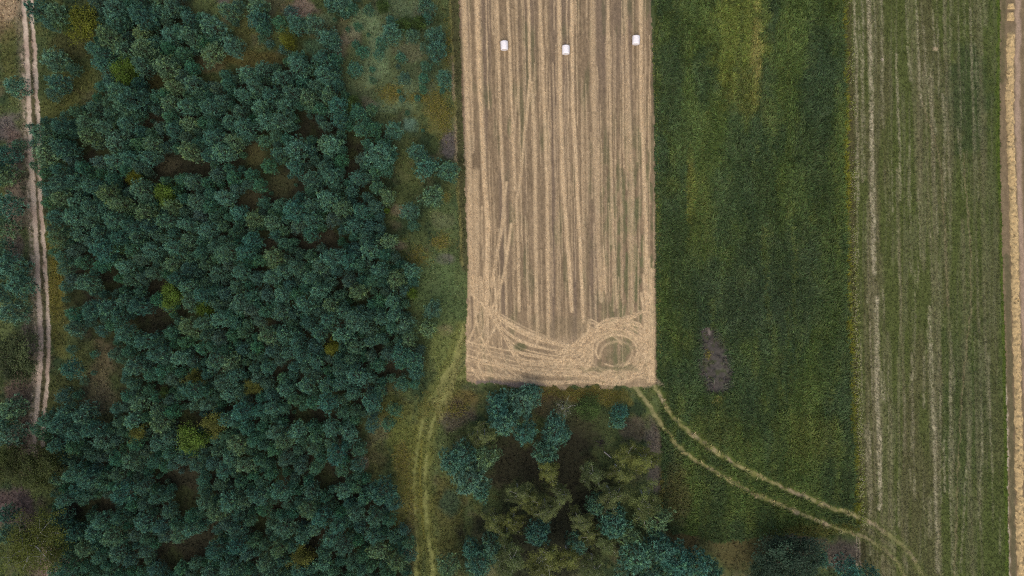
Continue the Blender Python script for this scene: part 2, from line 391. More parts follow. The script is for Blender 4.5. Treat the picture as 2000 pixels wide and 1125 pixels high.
for k in range(14):
    x0 = 945 + rng.uniform(-30, 30)
    swath(rng.uniform(.4, 1), curve([(x0, 540), (x0 + rng.uniform(-12, 14), 635), (x0 + rng.uniform(-35, 40), 695), (x0 + rng.uniform(-40, 80), 742)]), rng.uniform(.7, 1.6))
for k in range(16):
    q5 = rng.uniform(0, 11)
    swath(rng.uniform(.45, 1), curve([(1060 + 6 * q5, 734 - 4 * q5), (1108 + 6 * q5, 706 - 6 * q5), (1160 + 4 * q5, 668 - 4 * q5), (1214 + 5 * q5, 634 - 3 * q5)]), rng.uniform(.7, 1.8))
for k in range(6):
    swath(.8, curve([(1252 + 5 * k, 520 + rng.uniform(-30, 60)), (1260 + 3.6 * k, 640), (1264 + 3 * k, 745)]), 1.8)
swath(.7, curve([(908, 520), (905, 570), (912, 605), (918, 640)]), 2.2)
SM = np.clip(SM, 0, 1)
SMn = np.clip(SM * (0.78 + 0.44 * vnoise(X, Y, 3.0, 10, 47, 2)), 0, 1)
lsc = np.empty_like(col); lsc[:] = LS
lsc = lsc * (0.86 + 0.28 * vnoise(X, Y, 2.6, 6, 48, 2))[..., None]
lsc = mix(lsc, (0.50, 0.385, 0.235), .6 * sstep(.55, .8, n2))
st = st + (lsc - st) * SMn[..., None]
st = mix(st, (0.07, 0.085, 0.035), .7 * blob(1017, 678, 16, 8, .5) + .30 * blob(1204, 688, 34, 28, 1.3, 9) * sstep(.35, .6, n3) + .45 * blob(1180, 720, 50, 7, 1.2, 8) + .10 * blob(1085, 640, 50, 20, 1.2, 7))
st = mix(st, (0.125, 0.105, 0.10), .75 * stroke([(935, 746), (1000, 750), (1060, 754)], 5))
edge = np.minimum(X - stub_l, stub_r - X)
st = mix(st, (0.12, 0.10, 0.065), .6 * (1 - sstep(0, 7, stub_r - X)))
col[R_stub] = st[R_stub]

# ---- green crop field
cr = np.empty_like(col); cr[:] = (0.038, 0.058, 0.019)
va = vnoise(X, Y, 45, 320, 51, 4); vb = vnoise(X, Y, 16, 60, 52, 4); vc = vnoise(X, Y, 5, 9, 53, 3)
cr = mix(cr, (0.060, 0.088, 0.020), .7 * sstep(.46, .66, va))
cr = mix(cr, (0.034, 0.056, 0.023), .7 * sstep(.5, .68, vnoise(X, Y, 60, 130, 54, 4)))
cr = mix(cr, (0.070, 0.090, 0.020), .5 * sstep(.55, .75, vb))
for a in [(1440, 60, 60, 130, (.095, .115, .022), .8), (1473, 105, 12, 100, (.145, .14, .04), .9), (1473, 160, 10, 60, (.12, .115, .035), .6), (1445, 180, 50, 60, (.09, .10, .02), .6), (1345, 370, 9, 90, (.11, .115, .025), .8), (1365, 420, 26, 120, (.075, .098, .022), .6),
          (1350, 260, 40, 70, (.06, .088, .025), .5), (1500, 230, 20, 40, (.07, .09, .022), .5), (1590, 850, 60, 60, (.072, .085, .02), .6), (1400, 840, 60, 50, (.060, .076, .02), .6), (1320, 960, 28, 80, (.065, .062, .022), .7), (1500, 560, 160, 110, (.036, .055, .024), .6), (1450, 600, 120, 60, (.034, .052, .024), .5), (1390, 700, 40, 95, (.034, .056, .026), .6), (1620, 500, 26, 260, (.035, .054, .012), .5), (1600, 150, 40, 150, (.026, .045, .02), .6), (1310, 160, 26, 90, (.026, .045, .02), .5)]:
    cr = mix(cr, a[4], a[5] * blob(*a[:4], .5, 6))
for k in range(26):
    x0 = rng.uniform(1290, 1640); y0 = rng.uniform(-150, 900); ln = rng.uniform(60, 260)
    cr = mix(cr, (.078, .096, .02) if k % 2 else (.026, .042, .015), .4 * stroke([(x0, y0), (x0 + ln * .03, y0 + ln)], rng.uniform(1.5, 4)))
cr = cr * ((0.66 + .68 * vc) * (.78 + .44 * vnoise(X, Y, 3.4, 260, 59, 2)))[..., None]
cr = mix(cr, (.105, .105, .010), .85 * stroke([(1640, -200), (1646, 0), (1650, 150), (1651, 300), (1655, 550), (1661, 750), (1670, 960), (1674, 1030)], 3.2))
cr = mix(cr, (.10, .09, .02), .6 * stroke([(1500, 1043), (1600, 1032), (1660, 1030)], 10))
SOIL = curve([(1384, 640), (1387, 665), (1393, 700), (1397, 735), (1396, 758)])
soil_w = np.interp(WY, [636, 645, 660, 690, 720, 745, 760, 770], [8, 14, 20, 25, 29, 28, 21, 6]).astype(np.float32)
soil = 1 - sstep(.55, 1.25, (vnoise(X, Y, 9, 9, 57, 3) - .5) * .9 + np.abs(WX - np.interp(WY, [640, 700, 770], [1384, 1393, 1396])) / soil_w)
soil = soil.astype(np.float32) * (WY > 638) * (WY < 769)
R_soil = soil > .5
sc = np.empty_like(col); sc[:] = (.064, .058, .049)
sc = mix(sc, (.05, .06, .025), .7 * sstep(.58, .7, vnoise(X, Y, 8, 8, 58, 3)))
sc = sc * (.6 + .8 * vnoise(X, Y, 3, 3, 55, 2))[..., None]
cr = cr + (sc - cr) * np.clip(soil * 1.3, 0, 1)[..., None]
cr = mix(cr, (.33, .28, .24), .35 * stroke([(1383, 640), (1386, 654)], 1.5) + 0 * X)
TU = curve([(1272, 740), (1284, 765), (1302, 795), (1330, 830), (1380, 870), (1440, 908), (1500, 937), (1560, 965), (1620, 990), (1680, 1010), (1730, 1040), (1770, 1075), (1802, 1125), (1840, 1200)])
TL = curve([(1235, 750), (1262, 785), (1290, 825), (1320, 865), (1350, 892), (1395, 922), (1450, 952), (1520, 985), (1580, 1010), (1650, 1035), (1700, 1055), (1740, 1085), (1765, 1125), (1790, 1200)])
tw = np.maximum(stroke(TU, 4.0), stroke(TL, 3.8)); tw_w = np.maximum(stroke(TU, 9), stroke(TL, 9))
col[R_crop] = cr[R_crop]

# ---- mown field on the right
mo = np.empty_like(col); mo[:] = (0.070, 0.085, 0.025)
ma = vnoise(X, Y, 24, 260, 61, 4); mb = vnoise(X, Y, 5, 120, 62, 3); mc = vnoise(X, Y, 3.0, 7, 63, 2)
mo = mix(mo, (0.088, 0.082, 0.038), .65 * sstep(.45, .65, ma))
mo = mix(mo, (0.066, 0.083, 0.022), .7 * sstep(.52, .68, vnoise(X, Y, 20, 160, 64, 4)))
mo = mix(mo, (0.036, 0.055, 0.022), .7 * blob(1890, 190, 50, 120, .5) + .4 * blob(1880, 800, 60, 200, .6))
mo = mix(mo, (0.14, 0.135, 0.075), .35 * sstep(.55, .75, mb))
pale = np.zeros_like(X)
def z7(*p): return [(1600 + a / 2.81, b / 2.81) for a, b in p]
def z8(*p): return [(1600 + a / 2.81, 725 + b / 2.81) for a, b in p]
Wm = X + (vnoise(X, Y, 5, 16, 65, 3) - .5) * 5
for pts, w, s in [(z7((180, -400), (188, 0), (200, 400), (205, 700), (208, 1100)), 3, .7), (z7((230, -300), (238, 100), (235, 400), (232, 800), (235, 1000)), 2.4, .6), (z7((265, -400), (272, 100), (282, 500), (285, 800), (292, 1200), (300, 1500)), 4.2, .95),
                  (z7((340, 0), (345, 300), (345, 700)), 2.4, .45), (z7((418, 300), (430, 600), (440, 900), (440, 1100)), 2.4, .65), (z7((475, 100), (490, 350), (500, 440)), 3, .6), (z7((525, 0), (540, 250), (550, 500), (560, 580)), 2.8, .7), (z7((570, 150), (580, 350), (600, 520), (640, 740)), 2.8, .55), (z7((620, 50), (630, 270)), 2, .6),
                  (z7((675, 520), (690, 700), (680, 850), (690, 1100)), 2.6, .65), (z7((825, 50), (832, 330), (845, 600), (850, 800), (870, 1100)), 2.6, .55), (z7((755, 700), (770, 850)), 1.6, .7), (z7((490, 800), (490, 1100)), 2.2, .5), (z7((790, 0), (795, 200)), 2.4, .4), (z7((900, 0), (905, 140)), 3.5, .45),
                  (z8((250, 300), (270, 700), (275, 1000)), 3, .5), (z8((275, 330), (285, 700)), 1.8, .6), (z8((310, -400), (315, 200), (328, 400), (330, 750)), 4.2, .95), (z8((340, 0), (350, 150)), 3, .7), (z8((505, -100), (510, 200), (518, 700)), 2.2, .5), (z8((600, -350), (612, 0), (628, 400), (636, 800), (645, 1100)), 3.4, .8), (z8((680, 380), (685, 660)), 2, .65), (z8((715, 0), (712, 400), (718, 800), (730, 1100)), 2.6, .65), (z8((820, 250), (790, 750), (770, 1100)), 2.2, .6), (z8((885, 150), (888, 500), (870, 800)), 2.4, .6), (z8((925, -100), (935, 350), (945, 550)), 2.2, .55), (z8((985, 800), (990, 1000)), 2, .5), (z8((600, 700), (605, 900)), 5, .4), (z8((430, 600), (432, 850)), 2, .45), (z8((570, -80), (570, 200)), 2, .45)]:
    pale = np.maximum(pale, s * stroke(pts, w * 1.0, Wm, Y, 1.0))
for k in range(150):
    x0 = rng.uniform(1670, 1945); y0 = rng.uniform(-150, 1250); ln = rng.uniform(40, 220)
    pale = np.maximum(pale, rng.uniform(.15, .5) * stroke([(x0, y0), (x0 + rng.uniform(0, .05) * ln, y0 + ln)], rng.uniform(.8, 2), Wm, Y, .9))
soft_p = np.zeros_like(X)
for k in range(26):
    x0 = rng.uniform(1685, 1945); y0 = rng.uniform(-170, 800)
    soft_p = np.maximum(soft_p, rng.uniform(.2, .5) * stroke([(x0, y0), (x0 + 6, y0 + 250), (x0 + 16, y0 + rng.uniform(400, 700))], rng.uniform(1.5, 4.5), Wm, Y, 1.5))
mo = mix(mo, (.19, .165, .10), soft_p * (.5 + .7 * vnoise(X, Y, 4, 14, 68, 2)))
pale = np.clip(pale * .9 * sstep(.12, .8, .6 * vnoise(X, Y, 3.0, 9, 66, 2) + .4 * white) * (.6 + .6 * vnoise(X, Y, 20, 60, 67, 2)), 0, 1)
mo = mix(mo, (0.32, 0.285, 0.185), pale * (1.2 - .3 * sstep(1680, 1940, X)))
mo = mix(mo, (.050, .075, .020), .25 * sstep(1780, 1950, X))
pale_tr = np.maximum(stroke(curve([(1880, 300), (1895, 560), (1875, 800), (1862, 1130)]), 1.5), stroke(curve([(1800, 200), (1835, 330), (1850, 600)]), 1.4))
mo = mix(mo, (.22, .18, .10), .45 * pale_tr)
mo = mo * (0.78 + 0.44 * mc)[..., None]
for a in [(1722, 117, 3, 3, (.45, .38, .3), .9), (1826, 96, 5, 4, (.4, .32, .2), .8)]:
    mo = mix(mo, a[4], a[5] * blob(*a[:4], .2))
mo = mix(mo, (.060, .092, .012), .8 * stroke([(1945, -200), (1948, 0), (1948, 300), (1952, 400), (1960, 725), (1966, 1125), (1970, 1300)], 3.5))
mo = mix(mo, (.068, .060, .026), .6 * stroke([(1650, -200), (1656, 0), (1662, 300), (1667, 550), (1672, 750), (1682, 980), (1690, 1300)], 6))
col[R_mown] = mo[R_mown]

# ---- far right path beside the field
ed = np.empty_like(col); ed[:] = (0.165, 0.125, 0.072)
ed = mix(ed, (0.30, 0.22, 0.155), .9 * stroke([(1990, -200), (1987, 60), (1986, 200), (1990, 400), (2002, 700), (2012, 1300)], 5))
ed = mix(ed, (0.13, 0.10, 0.06), .8 * sstep(.5, .7, vnoise(X, Y, 6, 40, 71, 3)) * (X > 1996))
ed = mix(ed, (0.095, 0.085, 0.04), .7 * stroke([(1958, -200), (1958, 60), (1957, 160)], 5))
ed = mix(ed, (0.085, 0.080, 0.04), .75 * stroke([(1965, 500), (1972, 725), (1979, 1125), (1982, 1300)], 5.5, soft=.9))
ed = mix(ed, (0.36, 0.31, 0.22), .8 * stroke([(1963, 720), (1966, 860), (1967, 1000), (1970, 1125), (1972, 1300)], 1.6))
ed = ed * (.75 + .5 * vnoise(X, Y, 4, 10, 72, 3))[..., None]
col[R_edge] = ed[R_edge]
# ---- wheel tracks cross the crop, the mown field and the verge
tcol = np.empty_like(col); tcol[:] = (.235, .215, .095)
tcol = mix(tcol, (.30, .24, .15), sstep(.5, .7, n2)); tcol = mix(tcol, (.12, .13, .035), .8 * sstep(.55, .7, vnoise(X, Y, 10, 10, 73, 3)))
col = mix(col, (.075, .095, .022), .5 * tw_w * (~R_stub))
tf = (tw * (.55 + .7 * sstep(.3, .65, vnoise(X, Y, 9, 9, 74, 3))).clip(0, 1) * (~R_stub) * (1 - .45 * sstep(1680, 1720, X))).astype(np.float32)
col = col + (tcol - col) * tf[..., None]
col = mix(col, (.32, .26, .18), .7 * (stroke([(1671, 1045), (1674, 1110)], 1.3) + stroke([(1677, 1050), (1680, 1110)], 1.0)))
col = mix(col, (.30, .235, .16), .75 * stroke(curve([(1240, 745), (1262, 750), (1285, 745)]), 6) * (~R_stub))
R_wheel = (tw > .45) & ~R_stub
# fine grain
col = col * (0.86 + 0.28 * white)[..., None]

# ---- relief
Z = (vnoise(X, Y, 200, 200, 81, 2) * .25 + vnoise(X, Y, 14, 14, 82, 3) * .12).astype(np.float32)
Z += np.where(R_crop, .30 * vc + .25 * vb, 0).astype(np.float32) * (1 - np.clip(tw_w + soil, 0, 1))
Z += np.where(R_stub, .05 * rows + .06 * SMn, 0).astype(np.float32)
Z += np.where(R_mown, .07 * mb + .05 * mc, 0).astype(np.float32)
Z -= .10 * np.maximum(rl, rr) + .05 * gt
Z = Z.astype(np.float32)
def zat(px, py):
    i = np.clip(((np.asarray(py) - gy[0]) / STEP).round().astype(int), 0, H - 1); j = np.clip(((np.asarray(px) - gx[0]) / STEP).round().astype(int), 0, W - 1)
    return Z[i, j]
def cat_(px, py):
    i = np.clip(((np.asarray(py) - gy[0]) / STEP).round().astype(int), 0, H - 1); j = np.clip(((np.asarray(px) - gx[0]) / STEP).round().astype(int), 0, W - 1)
    return col[i, j]

# ------------------------------------------------------------------ ground sheets (one partition of the plan)
VX, VY = P(X, Y)
allV = np.stack([VX, VY, Z], -1).reshape(-1, 3); allC = col.reshape(-1, 3)
reg = np.zeros((H, W), np.int8)
reg[R_edge] = 4; reg[R_mown] = 3; reg[R_crop] = 2; reg[R_stub] = 1
reg[R_road] = 5; reg[R_soil & R_crop] = 6; reg[R_wheel] = 7
regc = reg[:-1, :-1]
idx = np.arange(H * W, dtype=np.int32).reshape(H, W)
quads = np.stack([idx[:-1, :-1], idx[1:, :-1], idx[1:, 1:], idx[:-1, 1:]], -1)
SET = [(0, 'ground', 'rough meadow and dark forest floor around the fields and trees', 'ground', M_ground),
       (1, 'stubble_field', 'harvested tan stubble field with straw swaths and looping turn marks at its end', 'field', M_stubble),
       (2, 'crop_field', 'dark green uncut crop field to the right of the tan stubble', 'field', M_crop),
       (3, 'mown_field', 'mown green field with pale vertical streaks near the right edge', 'field', M_crop),
       (4, 'dirt_path', 'brown earth path along the right edge beside the straw row', 'path', M_dirt),
       (5, 'dirt_road', 'pale sandy two-rut dirt road along the left of the pines', 'road', M_dirt),
       (6, 'soil_patch', 'bare purple-grey oval of soil inside the dark green crop', 'soil', M_dirt),
       (7, 'wheel_tracks', 'curving pair of yellowish wheel tracks crossing the green crop', 'track', M_dirt)]
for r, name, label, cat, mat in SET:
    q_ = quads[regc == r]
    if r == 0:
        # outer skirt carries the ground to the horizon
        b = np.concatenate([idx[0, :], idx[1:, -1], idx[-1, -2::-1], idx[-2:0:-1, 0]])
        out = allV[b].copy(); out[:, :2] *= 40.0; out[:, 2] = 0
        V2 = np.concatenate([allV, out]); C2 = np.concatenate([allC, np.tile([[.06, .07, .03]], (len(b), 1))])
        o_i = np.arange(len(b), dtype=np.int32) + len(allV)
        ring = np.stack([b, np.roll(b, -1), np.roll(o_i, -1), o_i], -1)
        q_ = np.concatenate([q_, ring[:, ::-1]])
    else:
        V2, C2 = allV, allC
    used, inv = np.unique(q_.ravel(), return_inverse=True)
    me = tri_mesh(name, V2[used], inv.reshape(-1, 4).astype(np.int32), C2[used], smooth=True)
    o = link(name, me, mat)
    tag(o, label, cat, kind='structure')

# ------------------------------------------------------------------ blades and leaves (numpy)
def norm(v): return v / (np.linalg.norm(v, axis=-1, keepdims=True) + 1e-9)
def needles(base, d, ln, wd, g, c=None):
    """one thin triangle per row"""
    n = len(base)
    side = norm(np.cross(d, g.normal(size=(n, 3)))) * (np.asarray(wd).reshape(-1, 1) if np.ndim(wd) else wd) * .5
    tip = base + d * (np.asarray(ln).reshape(-1, 1) if np.ndim(ln) else ln)
    V = np.stack([base - side, base + side, tip], 1).reshape(-1, 3)
    F = np.arange(3 * n, dtype=np.int32).reshape(-1, 3)
    return V, F, (None if c is None else np.repeat(c, 3, 0))
def leaves(base, d, nrm, ln, wd, c):
    """diamond leaf of two triangles"""
    n = len(base); ln = np.broadcast_to(ln, n)[:, None]; wd = np.broadcast_to(wd, n)[:, None]
    s = norm(np.cross(d, nrm)) * wd * .5
    m = base + d * ln * .5
    V = np.stack([base, m + s, base + d * ln, m - s], 1).reshape(-1, 3)
    F = np.arange(4 * n, dtype=np.int32).reshape(-1, 4)
    F = np.concatenate([F[:, [0, 1, 2]], F[:, [0, 2, 3]]])
    return V, F, np.repeat(c, 4, 0)
def bent(base, d, ln, wd, droop, c, g):
    """grass blade of three triangles that bends over"""
    n = len(base); ln = np.broadcast_to(ln, n)[:, None]; wd = np.broadcast_to(wd, n)[:, None]
    h = d.copy(); h[:, 2] = 0; h = norm(h)
    s = norm(np.cross(d, np.array([0, 0, 1.0]) + g.normal(size=(n, 3)) * .3)) * wd * .5
    m = base + d * ln * .55
    d2 = norm(d * (1 - droop) + (h - np.array([0, 0, .35])) * droop)
    t = m + d2 * ln * .45
    V = np.stack([base - s * .6, base + s * .6, m - s, m + s, t], 1).reshape(-1, 3)
    k = (np.arange(n, dtype=np.int32) * 5)[:, None]
    F = np.concatenate([k + np.array([[0, 1, 3]]), k + np.array([[0, 3, 2]]), k + np.array([[2, 3, 4]])]).astype(np.int32)
    return V, F, np.repeat(c, 5, 0)
def tube(pts, r0, r1, sides=5, c=(.1, .08, .06)):
    pts = np.asarray(pts, float); n = len(pts); V = []; F = []
    for i, p in enumerate(pts):
        d = norm((pts[min(i + 1, n - 1)] - pts[max(i - 1, 0)])[None])[0]
        a = norm(np.cross(d, [0.3, 0.9, 0.1])[None])[0]; b = np.cross(d, a)
        r = r0 + (r1 - r0) * i / (n - 1)
        for k in range(sides):
            t = 2 * math.pi * k / sides
            V.append(p + (a * math.cos(t) + b * math.sin(t)) * r)
    for i in range(n - 1):
        for k in range(sides):
            a0 = i * sides + k; a1 = i * sides + (k + 1) % sides
            F += [(a0, a1, a1 + sides), (a0, a1 + sides, a0 + sides)]
    V = np.array(V); return V, np.array(F, np.int32), np.tile(np.array([c]), (len(V), 1))
def joinp(parts):
    Vs, Fs, Cs = [], [], []; o = 0
    for V, F, c in parts:
        Vs.append(V); Fs.append(F + o); Cs.append(c); o += len(V)
    return np.concatenate(Vs), np.concatenate(Fs), np.concatenate(Cs)

# ------------------------------------------------------------------ trees
def pine_proto(seed, R=1.8, Hh=5.4, cool=0.0):
    """young pine, crown radius R, height Hh: whorls of upturned boughs carrying needle shoots"""
    g = np.random.default_rng(seed)
    wood = []; lean = g.normal(size=2) * .12
    tp = [np.array([lean[0] * t * t, lean[1] * t * t, Hh * t * .96]) for t in np.linspace(0, 1, 7)]
    wood.append(tube(tp, .085, .015, 6, (.06, .045, .032)))
    sb, sd_, sl, tn_ = [], [], [], []
    nw = 9
    arms = int(g.integers(6, 8)); lob = g.uniform(.62, 1.18, 16)
    for w in range(nw):
        t = (w + .3) / nw                       # 0 bottom .. 1 top
        z = Hh * (.30 + .64 * t)
        rad = R * (1 - t) ** .62 * (1.0 if w > 1 else .8)
        nb = arms if t < .6 else 5; a0 = lean[0] * 9 + (w % 2) * math.pi / nb + (g.normal() * .1)
        for b in range(nb):
            az = a0 + 2 * math.pi * b / nb + g.normal() * .16
            L = rad * lob[(b * 2 + w % 2) % 16] * g.uniform(.85, 1.12) + .10
            up = .12 + .55 * t + g.normal() * .08
            c0 = np.array([lean[0] * .5, lean[1] * .5, z])
            u = np.array([math.cos(az), math.sin(az), 0])
            pts = [c0, c0 + u * L * .5 + np.array([0, 0, L * up * .35]), c0 + u * L + np.array([0, 0, L * up + .10])]
            wood.append(tube(pts, .020, .007, 3, (.05, .04, .03)))
            # plumes of shoots: one at the bough's end, others on side twigs
            v = np.array([-u[1], u[0], 0])
            npl = 2 + int(round(L * 2.2))
            for s in range(npl):
                f = 1.0 if s == 0 else 1 - .72 * (s - .3) / npl
                p = pts[0] * (1 - f) ** 2 + 2 * f * (1 - f) * pts[1] + f * f * pts[2]
                off = 0 if s == 0 else (1 if s % 2 else -1) * g.uniform(.10, .34) * (.5 + L * .3)
                q0 = p + v * off + np.array([0, 0, g.normal() * .06])
                ax = norm((u * .6 + v * np.sign(off) * .4 + np.array([0, 0, .7 + .4 * t]))[None])[0]
                tn = g.uniform(.42, 1.25) ** 1.0 * (1.5 if g.random() < .25 else 1)
                for k in range(5):
                    sb.append(q0 - ax * .05 + g.normal(size=3) * .02); sd_.append(norm((ax + g.normal(size=3) * .5)[None])[0]); sl.append(.27 * g.uniform(.75, 1.2)); tn_.append(tn * g.uniform(.8, 1.25))
    for k in range(10):
        sb.append(np.array([lean[0], lean[1], Hh * .95]) + g.normal(size=3) * .1); sd_.append(norm((np.array([0, 0, 1]) + g.normal(size=3) * .5)[None])[0]); sl.append(.3); tn_.append(1.3)
    sb = np.array(sb); sd_ = np.array(sd_); sl = np.array(sl); n = len(sb); K = 6
    tone = np.array(tn_)
    base = np.repeat(sb, K, 0) + np.repeat(sd_ * sl[:, None], K, 0) * g.random((n * K, 1)) * .7
    d = norm(np.repeat(sd_, K, 0) * .85 + g.normal(size=(n * K, 3)) * .36)
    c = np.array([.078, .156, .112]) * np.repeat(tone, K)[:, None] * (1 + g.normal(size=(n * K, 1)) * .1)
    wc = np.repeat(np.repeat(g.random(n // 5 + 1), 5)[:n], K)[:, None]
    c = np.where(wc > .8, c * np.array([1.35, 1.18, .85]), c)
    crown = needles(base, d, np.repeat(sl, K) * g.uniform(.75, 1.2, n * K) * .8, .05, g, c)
    cc = crown[2].reshape(-1, 3, 3) * np.array([.25, .25, 2.65])[None, :, None]  # pale new-growth tips; darkened bases paint deeper shade into the crown
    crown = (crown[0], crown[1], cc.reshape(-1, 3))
    return joinp(wood), crown

def clump_tree(seed, R, Hh, leafcol, limbcol, nl=9, per=260, leaf=.15, droop=.3, trunk=.12, spread=.42, sticks=0.0):
    """broad-leaved tree: trunk, forked limbs, leaf clumps at the limb ends"""
    g = np.random.default_rng(seed); wood = []
    lean = g.normal(size=2) * .25
    top = np.array([lean[0], lean[1], Hh * .8])
    wood.append(tube([np.zeros(3), top * .35 + g.normal(size=3) * [.06, .06, 0], top * .7 + g.normal(size=3) * [.1, .1, 0], top], trunk, .03, 7, limbcol))
    B, D, N, Cc = [], [], [], []
    for i in range(nl):
        t = .42 + .55 * i / nl
        az = i * 2.4 + g.normal() * .3
        L = R * (.95 - .45 * (t - .42)) * g.uniform(.6, 1.05) * (.35 if i == nl - 1 else 1)
        s = top * t
        e = s + np.array([math.cos(az) * L, math.sin(az) * L, Hh * (.20 + .10 * g.random()) * (1.15 - .3 * t)])
        m = (s + e) / 2 + np.array([0, 0, .12 * L]) + g.normal(size=3) * .12
        wood.append(tube([s, m, e], trunk * .42, .012, 4, limbcol))
        tw_ = []
        for k in range(7):
            b0 = m + (e - m) * g.random(); e2 = b0 + g.normal(size=3) * [R * .26, R * .26, R * .16] + np.array([0, 0, .06])
            wood.append(tube([b0, (b0 + e2) / 2 + g.normal(size=3) * .05, e2], .014, .005, 3, limbcol)); tw_.append(e2)
        tone = g.uniform(.55, 1.4)
        cen = np.array(tw_ + [e, e, (e + m) / 2])
        pk = cen[g.integers(0, len(cen), per)]
        p = pk + g.normal(size=(per, 3)) * np.array([spread, spread, spread * .55]) * R * .38
        B.append(p); D.append(norm(g.normal(size=(per, 3)) * [1, 1, .5] - np.array([0, 0, droop]))); N.append(norm(g.normal(size=(per, 3)) * .6 + np.array([0, 0, 1.0])))
        Cc.append(np.array(leafcol) * tone * (1 + g.normal(size=(per, 1)) * .22).clip(.4, 1.7))
    B, D, N, Cc = map(np.concatenate, (B, D, N, Cc))
    D = norm(D - N * (D * N).sum(1, keepdims=True) * .7)
    crown = leaves(B, D, N, g.uniform(.8, 1.3, len(B)) * leaf, leaf * .7, Cc)
    return joinp(wood), crown

PINES = []
for i in range(9):
    w, c = pine_proto(100 + i, R=1.8, Hh=5.4 + .25 * (i % 3))
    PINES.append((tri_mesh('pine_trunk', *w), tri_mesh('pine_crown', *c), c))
BIRCHES = [tuple(tri_mesh(n, *m) for n, m in zip(('birch_trunk', 'birch_crown'), clump_tree(200 + i, 1.9, 7.0, (.118, .140, .046), (.55, .53, .50), nl=10, per=700, leaf=.125, droop=.5, trunk=.12, spread=.25))) for i in range(6)]
BIRCH_BIG = tuple(tri_mesh(n, *m) for n, m in zip(('birch_trunk', 'birch_crown'), clump_tree(240, 4.4, 8.5, (.095, .115, .018), (.50, .48, .46), nl=18, per=700, leaf=.20, droop=.4, trunk=.2, spread=.30)))
BIRCH_THIN = tuple(tri_mesh(n, *m) for n, m in zip(('birch_trunk', 'birch_crown'), clump_tree(230, 1.7, 5.5, (.12, .13, .05), (.45, .43, .38), nl=8, per=80, leaf=.15, droop=.5, trunk=.07)))
BROADS = [tuple(tri_mesh(n, *m) for n, m in zip(('broadleaf_trunk', 'broadleaf_crown'), clump_tree(300 + i, 1.8, 4.6, lc, (.12, .09, .06), nl=10, per=330, leaf=.19, droop=.15, trunk=.08, spread=.5)))
          for i, lc in enumerate([(.080, .135, .018), (.115, .130, .014), (.100, .110, .022), (.055, .095, .022)])]
DARKS = [tuple(tri_mesh(n, *m) for n, m in zip(('broadleaf_trunk', 'broadleaf_crown'), clump_tree(330 + i, 3.2, 8.0, lc, (.12, .09, .06), nl=16, per=520, leaf=.21, droop=.15, trunk=.16, spread=.3)))
         for i, lc in enumerate([(.055, .074, .026), (.028, .055, .030), (.044, .058, .013)])]

def place(kind, px, py, r, meshes, mats, R0, H0, label, cat, group=None, hs=1.0, rz=None, cap=None):
    """kind: object name; (px, py) where the crown's middle is seen; r crown radius in plan units"""
    s = r * S / R0; hz = s ** .6 * hs
    if cap: hz = min(hz, cap / H0)
    k = 1 - .72 * H0 * hz / CAM_H            # the crown stands above its base
    wx, wy = P(px, py); wx *= k; wy *= k
    bx, by = wx / S + 1000, 562.5 - wy / S
    z = float(zat(bx, by)) - .05
    e = bpy.data.objects.new(kind, None); C.objects.link(e)
    e.empty_display_size = .5
    e.location = (wx, wy, z); e.rotation_euler = (0, 0, random.uniform(0, 6.283) if rz is None else rz); q_ = random.uniform(.88, 1.14); e.scale = (s * q_, s / q_, hz)
    tag(e, label, cat, group)
    for nm, me, mt in zip(('trunk', 'crown'), meshes, mats):
        link(nm, me, mt, e)
    return e

